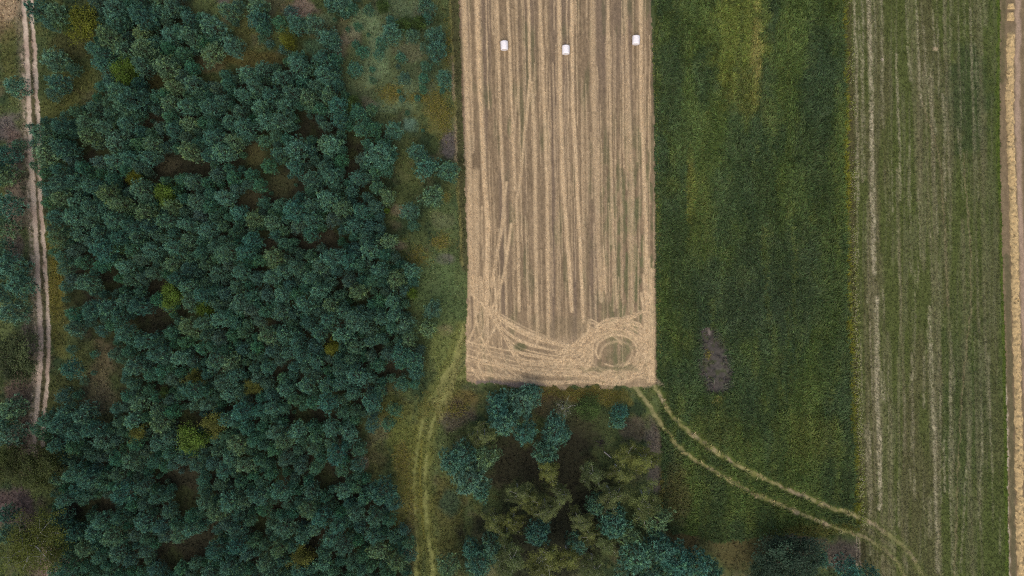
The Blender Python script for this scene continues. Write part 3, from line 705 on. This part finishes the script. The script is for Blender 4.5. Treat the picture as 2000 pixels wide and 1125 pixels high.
# crowns told apart in the photograph (x, y, radius)
PL = """75 20 23|112 28 22|100 46 16|190 6 18|224 14 27|226 42 24|276 30 26|311 24 24|336 14 20|216 74 26|183 95 18|205 106 24|240 96 24|196 123 18|275 66 22|281 97 28|302 84 20|335 70 24|330 96 18
105 117 25|142 136 14|112 163 22|103 185 15|215 156 17|232 180 24|256 194 27|244 211 23|271 165 16|283 186 14|324 132 26|345 124 16|306 190 17|341 168 20|335 205 22|185 210 18|150 218 15
368 40 20|372 70 22|354 60 18|411 51 28|445 22 20|465 11 14|460 43 9|501 12 22|505 38 24|515 53 16|545 45 17|565 22 14|577 45 20|613 48 20|640 75 22|452 87 23|415 105 24|398 82 18|440 146 13|527 86 10|512 75 10|555 95 12|580 114 20|485 145 22|512 138 20|445 167 17|580 131 24|630 119 24|636 146 25|500 170 22|475 186 20|375 166 24|391 182 18|355 150 18|375 131 18|410 211 22|435 201 20|365 210 20|550 151 20|530 186 20|560 206 22|510 211 22|600 191 20|592 160 18|625 214 18|641 186 20|570 180 20
645 4 18|670 8 20|686 17 13|672 28 10|720 18 13|832 10 18|832 36 12|698 52 10|764 42 14|765 63 20|745 83 14|805 68 16|850 70 22|852 98 21|828 92 12|645 78 23|660 165 15|692 135 17|694 87 10|708 100 14|740 106 12|783 112 12|832 130 14|826 154 12|868 152 18|790 152 14|727 135 7|727 157 9|825 174 10|661 206 22|701 218 17|726 216 14
84 260 23|120 246 20|90 303 28|120 290 24|115 331 18|86 341 12|170 240 22|175 266 20|206 250 22|226 276 26|251 245 20|162 327 18|195 318 17|199 338 14|225 315 22|256 311 22|276 325 18|145 355 24|181 365 20|220 350 18|280 371 26|120 386 22|150 396 20|178 405 22|214 380 22|236 401 22|110 425 20|146 426 24|176 431 20|220 431 22|281 416 22|320 431 20|256 441 20|336 401 20|300 282 20|340 255 22
370 241 22|372 298 24|420 272 22|451 241 20|481 250 22|434 299 25|409 306 16|515 275 16|475 303 8|540 265 15|520 235 24|570 247 12|577 292 27|422 341 17|457 349 17|527 326 17|508 363 16|380 358 20|440 385 24|385 396 22|391 421 16|515 397 14|575 410 26|610 350 22|567 345 6|615 314 14|636 280 20|640 390 27|636 330 20|466 415 20|496 430 20|531 436 22|545 401 18|611 430 20|366 440 20
646 284 26|661 236 17|707 254 19|733 250 17|768 255 19|739 303 31|735 336 16|705 310 14|645 341 24|700 350 20|756 384 20|685 375 18|705 410 20|650 431 18|815 298 20|830 325 24|872 335 23|845 380 25|800 415 20|806 440 13|690 441 22|722 440 16
115 465 20|105 492 11|145 490 18|156 460 20|198 490 26|200 516 18|235 465 20|266 460 20|130 525 17|168 552 23|141 545 14|245 520 22|256 546 18|302 535 17|296 490 22|275 505 18|203 575 11|245 586 20|271 601 22|310 586 18|180 606 22|146 640 20|200 645 15|235 620 20|245 651 22|335 650 17|128 585 8
531 540 21|424 536 20|470 530 20|395 576 20|520 576 17|550 611 21|556 478 17|605 457 17|800 529 20|845 604 19|836 641 21|697 630 28|650 500 26|760 470 22|775 545 22|768 590 20
140 682 10|137 722 19|165 745 9|185 692 9|183 728 6|125 775 17|153 772 11|120 829 24|166 811 23|181 840 20|150 846 22|785 748 17|810 750 12|725 785 23|770 800 16|725 829 17|758 830 15|697 730 28|680 845 24|745 962 31|672 960 20|730 1045 22|768 1045 18""".replace('\n', '|')
pines = [tuple(float(v) for v in s.split()) for s in PL.split('|')]
hand = len(pines)
CLEAR = [(296, 160, 24, 26), (296, 237, 18, 14), (174, 299, 36, 12), (326, 325, 34, 20), (495, 305, 35, 28), (548, 362, 42, 30), (490, 390, 26, 25), (598, 245, 20, 24), (410, 132, 42, 22), (500, 95, 75, 32), (590, 100, 40, 20), (380, 325, 32, 13), (683, 327, 13, 15), (640, 462, 26, 14), (600, 480, 20, 11), (522, 476, 17, 10), (687, 280, 13, 28), (212, 545, 16, 24), (300, 625, 36, 28), (305, 560, 18, 9), (160, 585, 30, 13), (190, 672, 32, 28), (195, 745, 42, 60), (200, 800, 16, 28), (360, 612, 11, 15), (372, 822, 24, 22), (578, 808, 30, 9), (628, 815, 24, 13), (365, 952, 22, 46), (340, 1078, 34, 24), (395, 1062, 20, 30), (318, 935, 24, 13), (195, 985, 28, 13), (152, 1005, 22, 12), (709, 752, 11, 16), (764, 722, 12, 10), (640, 928, 18, 20), (508, 1030, 10, 16), (610, 1065, 14, 18), (640, 665, 12, 10), (545, 625, 10, 8), (700, 590, 14, 9), (335, 690, 12, 8), (300, 750, 12, 8)]
YG = [(243, 143, 21, 0), (263, 348, 11, 1), (322, 378, 18, 0), (335, 575, 19, 0), (398, 604, 14, 0), (379, 738, 12, 2), (494, 756, 12, 2), (420, 828, 18, 2), (375, 853, 23, 0), (653, 677, 12, 1), (270, 842, 13, 2), (590, 1087, 16, 2), (322, 768, 8, 3), (226, 480, 12, 3), (565, 78, 13, 1), (692, 202, 12, 3), (748, 11, 10, 3), (789, 48, 12, 3), (820, 44, 11, 3), (260, 350, 9, 1), (805, 574, 9, 0), (756, 411, 5, 0)]
def clear(x, y, m=0.0):
    return any(((x - a) / (b2 + m)) ** 2 + ((y - b) / (d + m)) ** 2 < 1 for a, b, b2, d in CLEAR)
for i in range(len(pines)):
    x, y, r = pines[i]
    if in_poly(np.array([x]), y, FOREST)[0] and r > 17: pines[i] = (x, y, r * .92)
tries = 0
PA = np.array([(p[0], p[1], p[2]) for p in pines] + [(a, b, c) for a, b, c, _ in YG])
while tries < 40000:
    tries += 1
    x, y = rng.uniform(40, 830), rng.uniform(-50, 1180)
    r = rng.uniform(13, 22) if tries < 14000 else rng.uniform(9, 14)
    if not in_poly(np.array([x]), y, FOREST)[0] or clear(x, y, r * .5): continue
    d = np.hypot(PA[:, 0] - x, PA[:, 1] - y)
    if (d < .66 * (PA[:, 2] + r)).any(): continue
    pines.append((x, y, r)); PA = np.vstack([PA, (x, y, r)])
for _ in range(1500):
    x, y = rng.uniform(60, 890), rng.uniform(-20, 1150); r = rng.uniform(4, 8)
    if len(pines) > 0 and (in_poly(np.array([x]), y, FOREST)[0] or (x > 640 and y < 260 and x < 880)):
        d = np.hypot(PA[:, 0] - x, PA[:, 1] - y)
        if (d > .95 * (PA[:, 2] + r)).all() and rng.random() < .35:
            pines.append((x, y, r)); PA = np.vstack([PA, (x, y, r)])
print('pines', hand, len(pines))

def pct(x, y): return '%d%% across and %d%% down photo' % (round(x / 20), round(y / 11.25))
def size_word(r): return 'large' if r >= 23 else ('medium' if r >= 18 else ('small' if r >= 12 else 'tiny'))
inview = lambda p: -10 < p[0] < 2010 and -10 < p[1] < 1135
pines.sort(key=lambda p: -p[2] - (1000 if inview(p) else 0))
NI = 310
mats = (M_bark, M_pine)
def edge_phrase(x, y):
    if y < 225 and x < 170: return 'in the upper left clearing'
    if x > 690 and y < 240: return 'in the shrubby meadow'
    if x > 780 and y < 680: return 'near the stubble edge'
    if x < 135 and y < 520: return 'beside the sandy road'
    if 100 < x < 260 and 665 < y < 800: return 'in the lower left clearing'
    return 'in the dense plantation'
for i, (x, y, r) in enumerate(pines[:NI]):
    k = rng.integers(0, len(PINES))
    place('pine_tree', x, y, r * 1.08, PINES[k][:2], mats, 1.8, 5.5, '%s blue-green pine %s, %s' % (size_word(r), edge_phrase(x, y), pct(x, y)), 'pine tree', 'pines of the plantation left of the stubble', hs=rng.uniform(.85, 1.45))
rest = []
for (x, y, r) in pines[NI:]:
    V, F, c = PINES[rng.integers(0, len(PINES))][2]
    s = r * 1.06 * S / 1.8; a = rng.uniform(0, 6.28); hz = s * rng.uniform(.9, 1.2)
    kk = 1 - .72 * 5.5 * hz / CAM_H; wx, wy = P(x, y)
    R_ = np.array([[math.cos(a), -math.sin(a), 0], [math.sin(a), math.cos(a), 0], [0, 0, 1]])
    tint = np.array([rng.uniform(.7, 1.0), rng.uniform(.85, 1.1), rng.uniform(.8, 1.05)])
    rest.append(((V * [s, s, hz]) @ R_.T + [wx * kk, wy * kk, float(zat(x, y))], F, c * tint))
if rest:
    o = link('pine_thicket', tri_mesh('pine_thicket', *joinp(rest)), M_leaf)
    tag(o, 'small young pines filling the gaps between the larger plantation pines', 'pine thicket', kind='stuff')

yg_names = ['bright green', 'yellow', 'olive yellow', 'mid green']
for x, y, r, t in YG:
    place('broadleaf_sapling', x, y, r * 1.1, BROADS[t], (M_bark, M_broad), 1.8, 4.8, '%s %s sapling among pines, %s' % ('small' if r < 14 else 'rounded', yg_names[t], pct(x, y)), 'sapling', 'bright saplings among the pines', hs=1.2)
place('broadleaf_tree', 158, 44, 27, BROADS[1], (M_bark, M_broad), 1.8, 4.6, 'yellow-green broadleaf tree beside pines near the sandy road at top left', 'tree')
place('broadleaf_tree', 128, 42, 20, BROADS[3], (M_bark, M_broad), 1.8, 4.6, 'mid green broadleaf tree squeezed between pines and the yellow-green tree at top left', 'tree')
# trees beyond the dirt road on the left
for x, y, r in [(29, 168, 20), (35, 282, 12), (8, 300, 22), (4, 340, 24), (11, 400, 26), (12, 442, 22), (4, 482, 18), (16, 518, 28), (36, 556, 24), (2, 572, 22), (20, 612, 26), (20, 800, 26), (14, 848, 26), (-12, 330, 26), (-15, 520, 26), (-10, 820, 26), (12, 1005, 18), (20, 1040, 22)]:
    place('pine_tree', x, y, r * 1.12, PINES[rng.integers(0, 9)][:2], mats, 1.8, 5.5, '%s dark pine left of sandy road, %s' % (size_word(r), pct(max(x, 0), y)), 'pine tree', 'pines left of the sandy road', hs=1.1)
place('broadleaf_tree', 24, 698, 44, DARKS[0], (M_bark, M_broad), 3.2, 8, 'large olive green broadleaf tree left of the sandy road on the photo edge', 'tree', hs=.8)
place('broadleaf_tree', 15, 905, 34, DARKS[2], (M_bark, M_broad), 3.2, 8, 'dark olive broadleaf tree at the left photo edge below the dark pines', 'tree', hs=.9)
place('broadleaf_tree', 78, 918, 42, DARKS[2], (M_bark, M_broad), 3.2, 8, 'olive yellow broadleaf tree where the sandy road ends under trees', 'tree', hs=.8)
b = place('birch_tree', 70, 1062, 55, BIRCH_BIG, (M_bark, M_broad), 4.4, 8.5, 'large yellow-green birch with white limbs at the bottom left corner', 'birch')
# grove below the stubble
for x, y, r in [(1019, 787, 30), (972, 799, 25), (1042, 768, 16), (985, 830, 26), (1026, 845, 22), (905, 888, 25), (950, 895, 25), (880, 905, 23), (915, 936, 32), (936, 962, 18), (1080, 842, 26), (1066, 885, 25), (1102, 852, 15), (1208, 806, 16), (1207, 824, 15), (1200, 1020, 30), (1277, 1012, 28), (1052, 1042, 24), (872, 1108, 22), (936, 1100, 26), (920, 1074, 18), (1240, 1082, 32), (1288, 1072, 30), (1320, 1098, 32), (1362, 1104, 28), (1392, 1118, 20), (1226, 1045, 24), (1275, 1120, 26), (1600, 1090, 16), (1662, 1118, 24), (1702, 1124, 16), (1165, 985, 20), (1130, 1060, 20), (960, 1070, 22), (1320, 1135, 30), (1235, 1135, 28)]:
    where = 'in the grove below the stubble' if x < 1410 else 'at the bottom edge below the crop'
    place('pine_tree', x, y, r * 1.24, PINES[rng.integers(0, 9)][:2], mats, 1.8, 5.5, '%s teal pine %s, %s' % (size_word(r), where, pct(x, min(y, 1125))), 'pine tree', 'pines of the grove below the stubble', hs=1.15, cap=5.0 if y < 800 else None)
for x, y, r in [(945, 850, 24), (922, 852, 15), (1066, 920, 22), (1010, 962, 23), (1094, 968, 22), (1036, 982, 18), (1066, 992, 21), (1155, 920, 23), (1210, 922, 24), (1230, 888, 22), (1259, 900, 26), (1195, 970, 27), (1265, 980, 30), (1130, 1020, 23), (1146, 1046, 20), (1180, 1066, 22), (965, 1018, 22), (1006, 1016, 20), (990, 1050, 16), (1000, 1082, 27), (1060, 1100, 29), (1110, 1090, 24), (985, 1112, 20), (1162, 1104, 22)]:
    place('birch_tree', x, y, r * 1.02, BIRCHES[rng.integers(0, 6)], (M_bark, M_birch), 1.9, 7.0, '%s olive birch in the grove, %s' % (size_word(r), pct(x, min(y, 1125))), 'birch', 'birches of the grove below the stubble', hs=rng.uniform(1.0, 1.35))
place('birch_tree', 1100, 797, 22, BIRCH_THIN, (M_bark, M_birch), 1.7, 5.5, 'sparse pale birch with thin leaves just below the stubble edge', 'birch')
place('broadleaf_shrub', 1148, 800, 20, BROADS[3], (M_bark, M_broad), 1.8, 4.6, 'round dark green shrub between the sparse birch and the lone teal pine', 'shrub', hs=.6)
place('broadleaf_tree', 1544, 1086, 52, DARKS[1], (M_bark, M_broad), 3.2, 8, 'wide dark green broadleaf tree at the bottom edge under the crop', 'tree', hs=.8)
place('broadleaf_tree', 1500, 1112, 30, DARKS[1], (M_bark, M_broad), 3.2, 8, 'smaller dark broadleaf tree against the left side of the wide one at bottom', 'tree', hs=.8)

# leafless dark shrub and a fallen birch log in the grove
g = np.random.default_rng(5); tw = []
for k in range(46):
    a = g.uniform(0, 6.28); L = g.uniform(.7, 1.5); p0 = g.normal(size=3) * [.2, .2, 0]
    e1 = p0 + np.array([math.cos(a) * L * .5, math.sin(a) * L * .5, L * .6]); e2 = e1 + np.array([math.cos(a) * L * .5, math.sin(a) * L * .5, L * .25]) + g.normal(size=3) * .15
    tw.append(tube([p0, e1, e2], .022, .006, 3, (.075, .06, .062)))
o = link('dead_shrub', tri_mesh('dead_shrub', *joinp(tw)), M_bark, None, (*P(1172, 863), float(zat(1172, 863))))
tag(o, 'leafless dark brown shrub in the grove beside the fallen pale log', 'dead shrub')
lx, ly = P(1186, 887)
o = link('fallen_log', tri_mesh('fallen_log', *joinp([tube([(-.55, .45, .14), (0, 0, .17), (.55, -.5, .14)], .09, .07, 8, (.40, .36, .32)), tube([(.1, -.05, .2), (.35, .15, .35)], .03, .015, 5, (.36, .32, .28))])), M_bark, None, (lx, ly, float(zat(1186, 887)) + .02))
tag(o, 'short pale fallen birch log lying by the leafless dark shrub', 'log')

# ------------------------------------------------------------------ wrapped bales
mw = bpy.data.materials.new('white_bale_wrap'); mw.use_nodes = True
b = mw.node_tree.nodes['Principled BSDF']; b.inputs['Roughness'].default_value = .35
tc = mw.node_tree.nodes.new('ShaderNodeTexCoord'); wv = mw.node_tree.nodes.new('ShaderNodeTexNoise'); wv.inputs['Scale'].default_value = 3.0
mp = mw.node_tree.nodes.new('ShaderNodeMapping'); mp.inputs['Scale'].default_value = (1, 6, 1)
rp = mw.node_tree.nodes.new('ShaderNodeValToRGB'); rp.color_ramp.elements[0].color = (.72, .67, .66, 1); rp.color_ramp.elements[1].color = (.84, .80, .78, 1)
bb_ = mw.node_tree.nodes.new('ShaderNodeBump'); bb_.inputs['Strength'].default_value = .35; bb_.inputs['Distance'].default_value = .05
L_ = mw.node_tree.links; L_.new(wv.outputs[0], bb_.inputs['Height']); L_.new(bb_.outputs[0], b.inputs['Normal']); L_.new(tc.outputs['Object'], mp.inputs[0]); L_.new(mp.outputs[0], wv.inputs['Vector']); L_.new(wv.outputs[0], rp.inputs[0]); L_.new(rp.outputs[0], b.inputs['Base Color'])
def bale_wrap():
    prof = [(-.66, .46), (-.665, .53), (-.64, .585), (-.58, .61), (-.40, .62), (-.2, .625), (0, .62), (.2, .627), (.42, .62), (.58, .61), (.64, .585), (.665, .53), (.66, .46)]
    n = 40; V = []; F = []
    for y, r in prof:
        for k in range(n):
            a = 2 * math.pi * k / n
            rr_ = r * (1 + .012 * math.sin(5 * a + y * 3)) ; zz = rr_ * math.cos(a)
            V.append((rr_ * math.sin(a), y, max(zz, -.56) + .56))
    for i in range(len(prof) - 1):
        for k in range(n):
            a0 = i * n + k; a1 = i * n + (k + 1) % n
            F.append((a0, a1, a1 + n, a0 + n))
    return np.array(V), np.array(F, np.int32)
def bale_end(sgn):
    n = 40; V = [(0, sgn * .645, .56)]; F = []
    for r, d in ((.15, .648), (.32, .652), (.47, .657)):
        for k in range(n):
            a = 2 * math.pi * k / n
            V.append((r * math.sin(a), sgn * d, max(r * math.cos(a), -.55) + .56))
    for k in range(n):
        f = (0, 1 + k, 1 + (k + 1) % n); F.append(f if sgn < 0 else f[::-1])
        for i in range(2):
            a0 = 1 + i * n + k; a1 = 1 + i * n + (k + 1) % n
            for f in ((a0, a0 + n, a1 + n), (a0, a1 + n, a1)): F.append(f if sgn < 0 else f[::-1])
    return np.array(V), np.array(F, np.int32)
wrap_me = tri_mesh('bale_wrap', *bale_wrap(), smooth=True); end_me = [tri_mesh('bale_end', *bale_end(s), smooth=True) for s in (-1, 1)]
for x, y, rz, lab in [(985, 90, .04, 'white wrapped round bale furthest left on the tan stubble'), (1105, 98, 0.0, 'white wrapped round bale in the middle of the stubble, lowest of three'), (1242, 79, -.02, 'white wrapped round bale near the green crop edge, furthest right')]:
    wx, wy = P(x, y); k = 1 - .6 / CAM_H
    e = bpy.data.objects.new('wrapped_bale', None); C.objects.link(e)
    e.location = (wx * k, wy * k, float(zat(x, y)) - .03); e.rotation_euler = (0, 0, rz); e.scale = (.97, 1, .97)
    tag(e, lab, 'bale', 'white bales on the stubble')
    link('wrap', wrap_me, mw, e)
    for m_ in end_me: link('end_face', m_, mw, e)

# ------------------------------------------------------------------ straw windrow on the right
wp = curve([(1976, -200), (1974, -40), (1973, 30), (1972, 120), (1971, 200), (1974, 320), (1977, 400), (1982, 560), (1986, 725), (1989, 900), (1992, 1125), (1996, 1300)], 40)
wp = np.array(wp); seg = np.hypot(*np.diff(wp, axis=0).T); tt = np.concatenate([[0], np.cumsum(seg)])
ts = np.arange(0, tt[-1], 1.6); cxs = np.interp(ts, tt, wp[:, 0]); cys = np.interp(ts, tt, wp[:, 1])
us = np.linspace(-1, 1, 17)
U, T_ = np.meshgrid(us, ts); wid = 8.2 + 2.2 * (vnoise(T_, T_ * 0, 20, 20, 91, 3) - .5) * 2 - 1.0 * sstep(120, 0, cys[:, None]) + 2.2 * (vnoise(T_, U * 3, 6, 6, 97, 2) - .5) * 2
PXw = cxs[:, None] + U * wid + (vnoise(U * 20 + 300, T_, 9, 9, 92, 2) - .5) * 3; PYw = np.repeat(cys[:, None], 17, 1)
hh = (1 - np.abs(U) ** 2.4) * .5 * (.3 + 1.4 * vnoise(PXw, PYw, 4, 5, 93, 3))
gap = np.clip(1 - sstep(70, 60, PYw) * sstep(.42, .5, vnoise(PXw * 0, PYw, 14, 14, 94, 2)) * 1.3, 0, 1)
hh = hh * gap - .06
wx, wy = P(PXw, PYw); Vw = np.stack([wx, wy, zat(PXw, PYw) + hh], -1).reshape(-1, 3)
ii = np.arange(Vw.shape[0], dtype=np.int32).reshape(PXw.shape)
Fw = np.stack([ii[:-1, :-1], ii[1:, :-1], ii[1:, 1:], ii[:-1, 1:]], -1).reshape(-1, 4)
cw = np.array([.43, .315, .155]) * (.78 + .44 * vnoise(PXw, PYw, 4, 5, 95, 3)).reshape(-1, 1)
spots = (vnoise(PXw, PYw, 3.5, 3.5, 96, 1).reshape(-1, 1) > .86)
cw = np.where(spots, cw * .45, cw)
o = link('straw_windrow', tri_mesh('straw_windrow', Vw, Fw, cw, smooth=True), M_stubble)
tag(o, 'long golden row of raked straw beside the path on the right edge', 'straw row')

# ------------------------------------------------------------------ uncountable plants
g = np.random.default_rng(99)
def scatter(n, x0, x1, y0, y1, dens):
    px = g.uniform(x0, x1, n); py = g.uniform(y0, y1, n)
    i = np.clip(((py - gy[0]) / STEP).astype(int), 0, H - 1); j = np.clip(((px - gx[0]) / STEP).astype(int), 0, W - 1)
    keep = g.random(n) < dens[i, j]
    return px[keep], py[keep]
def tufts(px, py, K, ln, wd, tilt, droop, gain=1.0, flow=None, jit=.25):
    n = len(px); wx, wy = P(px, py); base = np.stack([wx, wy, zat(px, py) - .02], -1)
    c = cat_(px, py) * gain
    base = np.repeat(base, K, 0) + g.normal(size=(n * K, 3)) * [.06, .06, 0]
    az = g.uniform(0, 6.283, n * K)
    if flow is not None:
        az = np.repeat(flow, K) + g.normal(size=n * K) * .9
    tl = tilt + g.normal(size=n * K) * .25
    d = norm(np.stack([np.cos(az) * np.sin(tl), np.sin(az) * np.sin(tl), np.abs(np.cos(tl))], -1))
    cc = np.repeat(c, K, 0) * (1 + g.normal(size=(n * K, 1)) * jit).clip(.4, 1.9) * (1 + g.normal(size=(n * K, 3)) * .06)
    return bent(base, d, ln * g.uniform(.6, 1.3, n * K), wd * g.uniform(.7, 1.3, n * K), droop, cc.clip(.005, .8), g)
free = (1 - np.clip(tw_w * .9 + soil * .93, 0, 1))
px, py = scatter(42000, 1275, 1680, -60, 1180, R_crop * free)
fl = vnoise(px, py, 50, 90, 101, 3) * 12
o = link('crop_plants', tri_mesh('crop_plants', *tufts(px, py, 6, .75, .12, .75, .45, 1.7, fl, .17)), M_leaf)
tag(o, 'dense leafy green crop plants covering the uncut field', 'crop', kind='stuff')
nog = 1 - np.clip(road * 1.2 + gt * .95 + F_soft * .5, 0, 1)
px, py = scatter(60000, -60, 910, -60, 1180, (reg == 0) * nog)
p2, q2_ = scatter(14000, 880, 1700, 740, 1180, (reg == 0) * .8)
px = np.concatenate([px, p2]); py = np.concatenate([py, q2_])
o = link('meadow_grass', tri_mesh('meadow_grass', *tufts(px, py, 5, .38, .075, .6, .4, 1.6, None, .45)), M_leaf)
tag(o, 'rough grass and weeds around the pines and along the field edges', 'grass', kind='stuff')
px, py = scatter(42000, 1650, 1972, -60, 1180, R_mown * (1 - pale * .7))
o = link('mown_grass', tri_mesh('mown_grass', *tufts(px, py, 4, .24, .05, .7, .3, 1.3)), M_leaf)
tag(o, 'short green regrowth between pale rows in the mown field', 'grass', kind='stuff')
# straw lying on the stubble
px, py = scatter(60000, 890, 1290, -60, 765, R_stub * (.06 + .5 * SM))
n = len(px); wx, wy = P(px, py); base = np.stack([wx, wy, zat(px, py) + g.uniform(.02, .10, n)], -1)
az = np.where(g.random(n) < .6, 1.57 + g.normal(size=n) * .35, g.uniform(0, 6.28, n)); d = norm(np.stack([np.cos(az), np.sin(az), g.normal(size=n) * .18], -1))
cs = np.clip(cat_(px, py) * 1.15 + .03, 0, .7) * g.uniform(.75, 1.35, (n, 1))
o = link('loose_straw', tri_mesh('loose_straw', *needles(base, d, g.uniform(.25, .6, n), .055, g, cs)), M_straw)
tag(o, 'loose straw stalks strewn over the tan stubble', 'straw', kind='stuff')
# straw raked into lines by the harvester and the baler
LX, LY, LA, LC = [], [], [], []
for pts, w, s_ in LINES:
    p = np.array(pts, float); sg = np.hypot(*np.diff(p, axis=0).T); L = np.concatenate([[0], np.cumsum(sg)])
    n = int(L[-1] * (.50 + .36 * w) * s_ * .6)
    if n < 2: continue
    t = g.uniform(0, L[-1], n); dn = vnoise(t, t * 0 + len(LX), 30, 30, 120, 3); t = t[g.random(n) < .35 + 1.1 * dn]; n = len(t)
    x = np.interp(t, L, p[:, 0]); y = np.interp(t, L, p[:, 1]); t2 = np.clip(t + 4, 0, L[-1]); t1 = t2 - 4
    a_ = np.arctan2(-(np.interp(t2, L, p[:, 1]) - np.interp(t1, L, p[:, 1])), np.interp(t2, L, p[:, 0]) - np.interp(t1, L, p[:, 0]))
    x = x - (vnoise(x, y, 6, 40, 46, 2) - .5) * 2.4
    o_ = g.normal(size=n) * (w * .5)
    LX.append(x + o_ * np.abs(np.sin(a_))); LY.append(y + o_ * np.abs(np.cos(a_))); LA.append(a_ + g.normal(size=n) * .38); LC.append(np.full(n, .62 + .5 * s_))
px, py, az, lc = map(np.concatenate, (LX, LY, LA, LC))
i_ = np.clip(((py - gy[0]) / STEP).astype(int), 0, H - 1); j_ = np.clip(((px - gx[0]) / STEP).astype(int), 0, W - 1)
k = R_stub[i_, j_]; px, py, az, lc = px[k], py[k], az[k], lc[k]; n = len(px)
wx, wy = P(px, py); base = np.stack([wx, wy, zat(px, py) + g.uniform(.03, .16, n)], -1)
d = norm(np.stack([np.cos(az), np.sin(az), g.normal(size=n) * .15], -1))
cs = np.array([.57, .43, .265]) * lc[:, None] * g.uniform(.75, 1.25, (n, 1))
o = link('straw_swaths', tri_mesh('straw_swaths', *needles(base, d, g.uniform(.3, .6, n), .04, g, cs)), M_straw)
tag(o, 'straw raked into light lines and loops across the stubble', 'straw', kind='stuff')
print('straw', n)
# pale flowering weeds along the crop's right edge, yellow weeds on its left edge
edge_l = [(1649, -60), (1656, 0), (1662, 150), (1664, 200), (1667, 400), (1669, 600), (1673, 750), (1679, 900), (1683, 1030)]
def line_scatter(pts, n, sd0):
    p = np.array(pts, float); L = np.concatenate([[0], np.cumsum(np.hypot(*np.diff(p, axis=0).T))]); t = g.uniform(0, L[-1], n)
    return np.interp(t, L, p[:, 0]) + g.normal(size=n) * sd0, np.interp(t, L, p[:, 1]) + g.normal(size=n) * 2
def flowers(px, py, K, colr, hgt, spread, size):
    n = len(px); wx, wy = P(px, py); b0 = np.stack([wx, wy, zat(px, py)], -1)
    bb = np.repeat(b0, K, 0) + np.stack([g.normal(size=n * K) * spread, g.normal(size=n * K) * spread, g.uniform(.3, 1.0, n * K) * hgt], -1)
    nr = norm(g.normal(size=(n * K, 3)) * .5 + [0, 0, 1.0]); d = norm(np.cross(nr, g.normal(size=(n * K, 3))))
    cc = np.array(colr)[g.integers(0, len(colr), n * K)] * g.uniform(.7, 1.25, (n * K, 1))
    return leaves(bb, d, nr, size, size * .7, cc)
px, py = line_scatter(edge_l, 620, 2.6)
cl = vnoise(px, py, 30, 30, 103, 2) + .12 * (py > 300) + .2 * (py > 600); k = g.random(len(px)) < np.clip((cl - .40) * 3.5, .05, 1); px, py = px[k], py[k]
fa = flowers(px, py, 12, [(.30, .30, .12), (.36, .34, .20), (.17, .21, .03), (.12, .16, .02)], .6, .16, .16)
px, py = line_scatter([(1274, 60), (1277, 180), (1281, 250), (1283, 330), (1284, 470), (1286, 600), (1288, 720)], 170, 1.6)
fb = flowers(px, py, 10, [(.24, .22, .06), (.14, .19, .03), (.05, .10, .05)], .5, .12, .13)
o = link('flowering_weeds', tri_mesh('flowering_weeds', *joinp([fa, fb])), M_leaf)
tag(o, 'pale yellow flowering weeds lining both edges of the green crop', 'weeds', kind='stuff')
ps = [(765, 182, 24, 16, 200), (855, 210, 22, 30, 380), (868, 235, 12, 26, 260), (815, 192, 22, 8, 120), (820, 500, 20, 16, 120), (862, 472, 16, 14, 160), (875, 90, 6, 50, 100), (885, 800, 26, 14, 120), (1120, 768, 70, 7, 220), (1190, 776, 34, 14, 180), (785, 895, 14, 30, 220), (800, 960, 22, 60, 240), (110, 560, 9, 70, 180), (840, 800, 20, 30, 90), (1290, 960, 3, 40, 60), (1398, 780, 8, 8, 30), (1382, 690, 5, 8, 40), (870, 385, 10, 10, 50)]
parts = []
for x, y, a, b_, m in ps:
    px = x + g.normal(size=m) * a * .6; py = y + g.normal(size=m) * b_ * .6
    parts.append(flowers(px, py, 9, [(.23, .20, .03), (.19, .17, .04), (.11, .13, .025), (.20, .17, .07)], .55, .14, .12))
o = link('goldenrod', tri_mesh('goldenrod', *joinp(parts)), M_leaf)
tag(o, 'scattered clumps of dull yellow goldenrod in the meadow and along the tracks', 'goldenrod', kind='stuff')
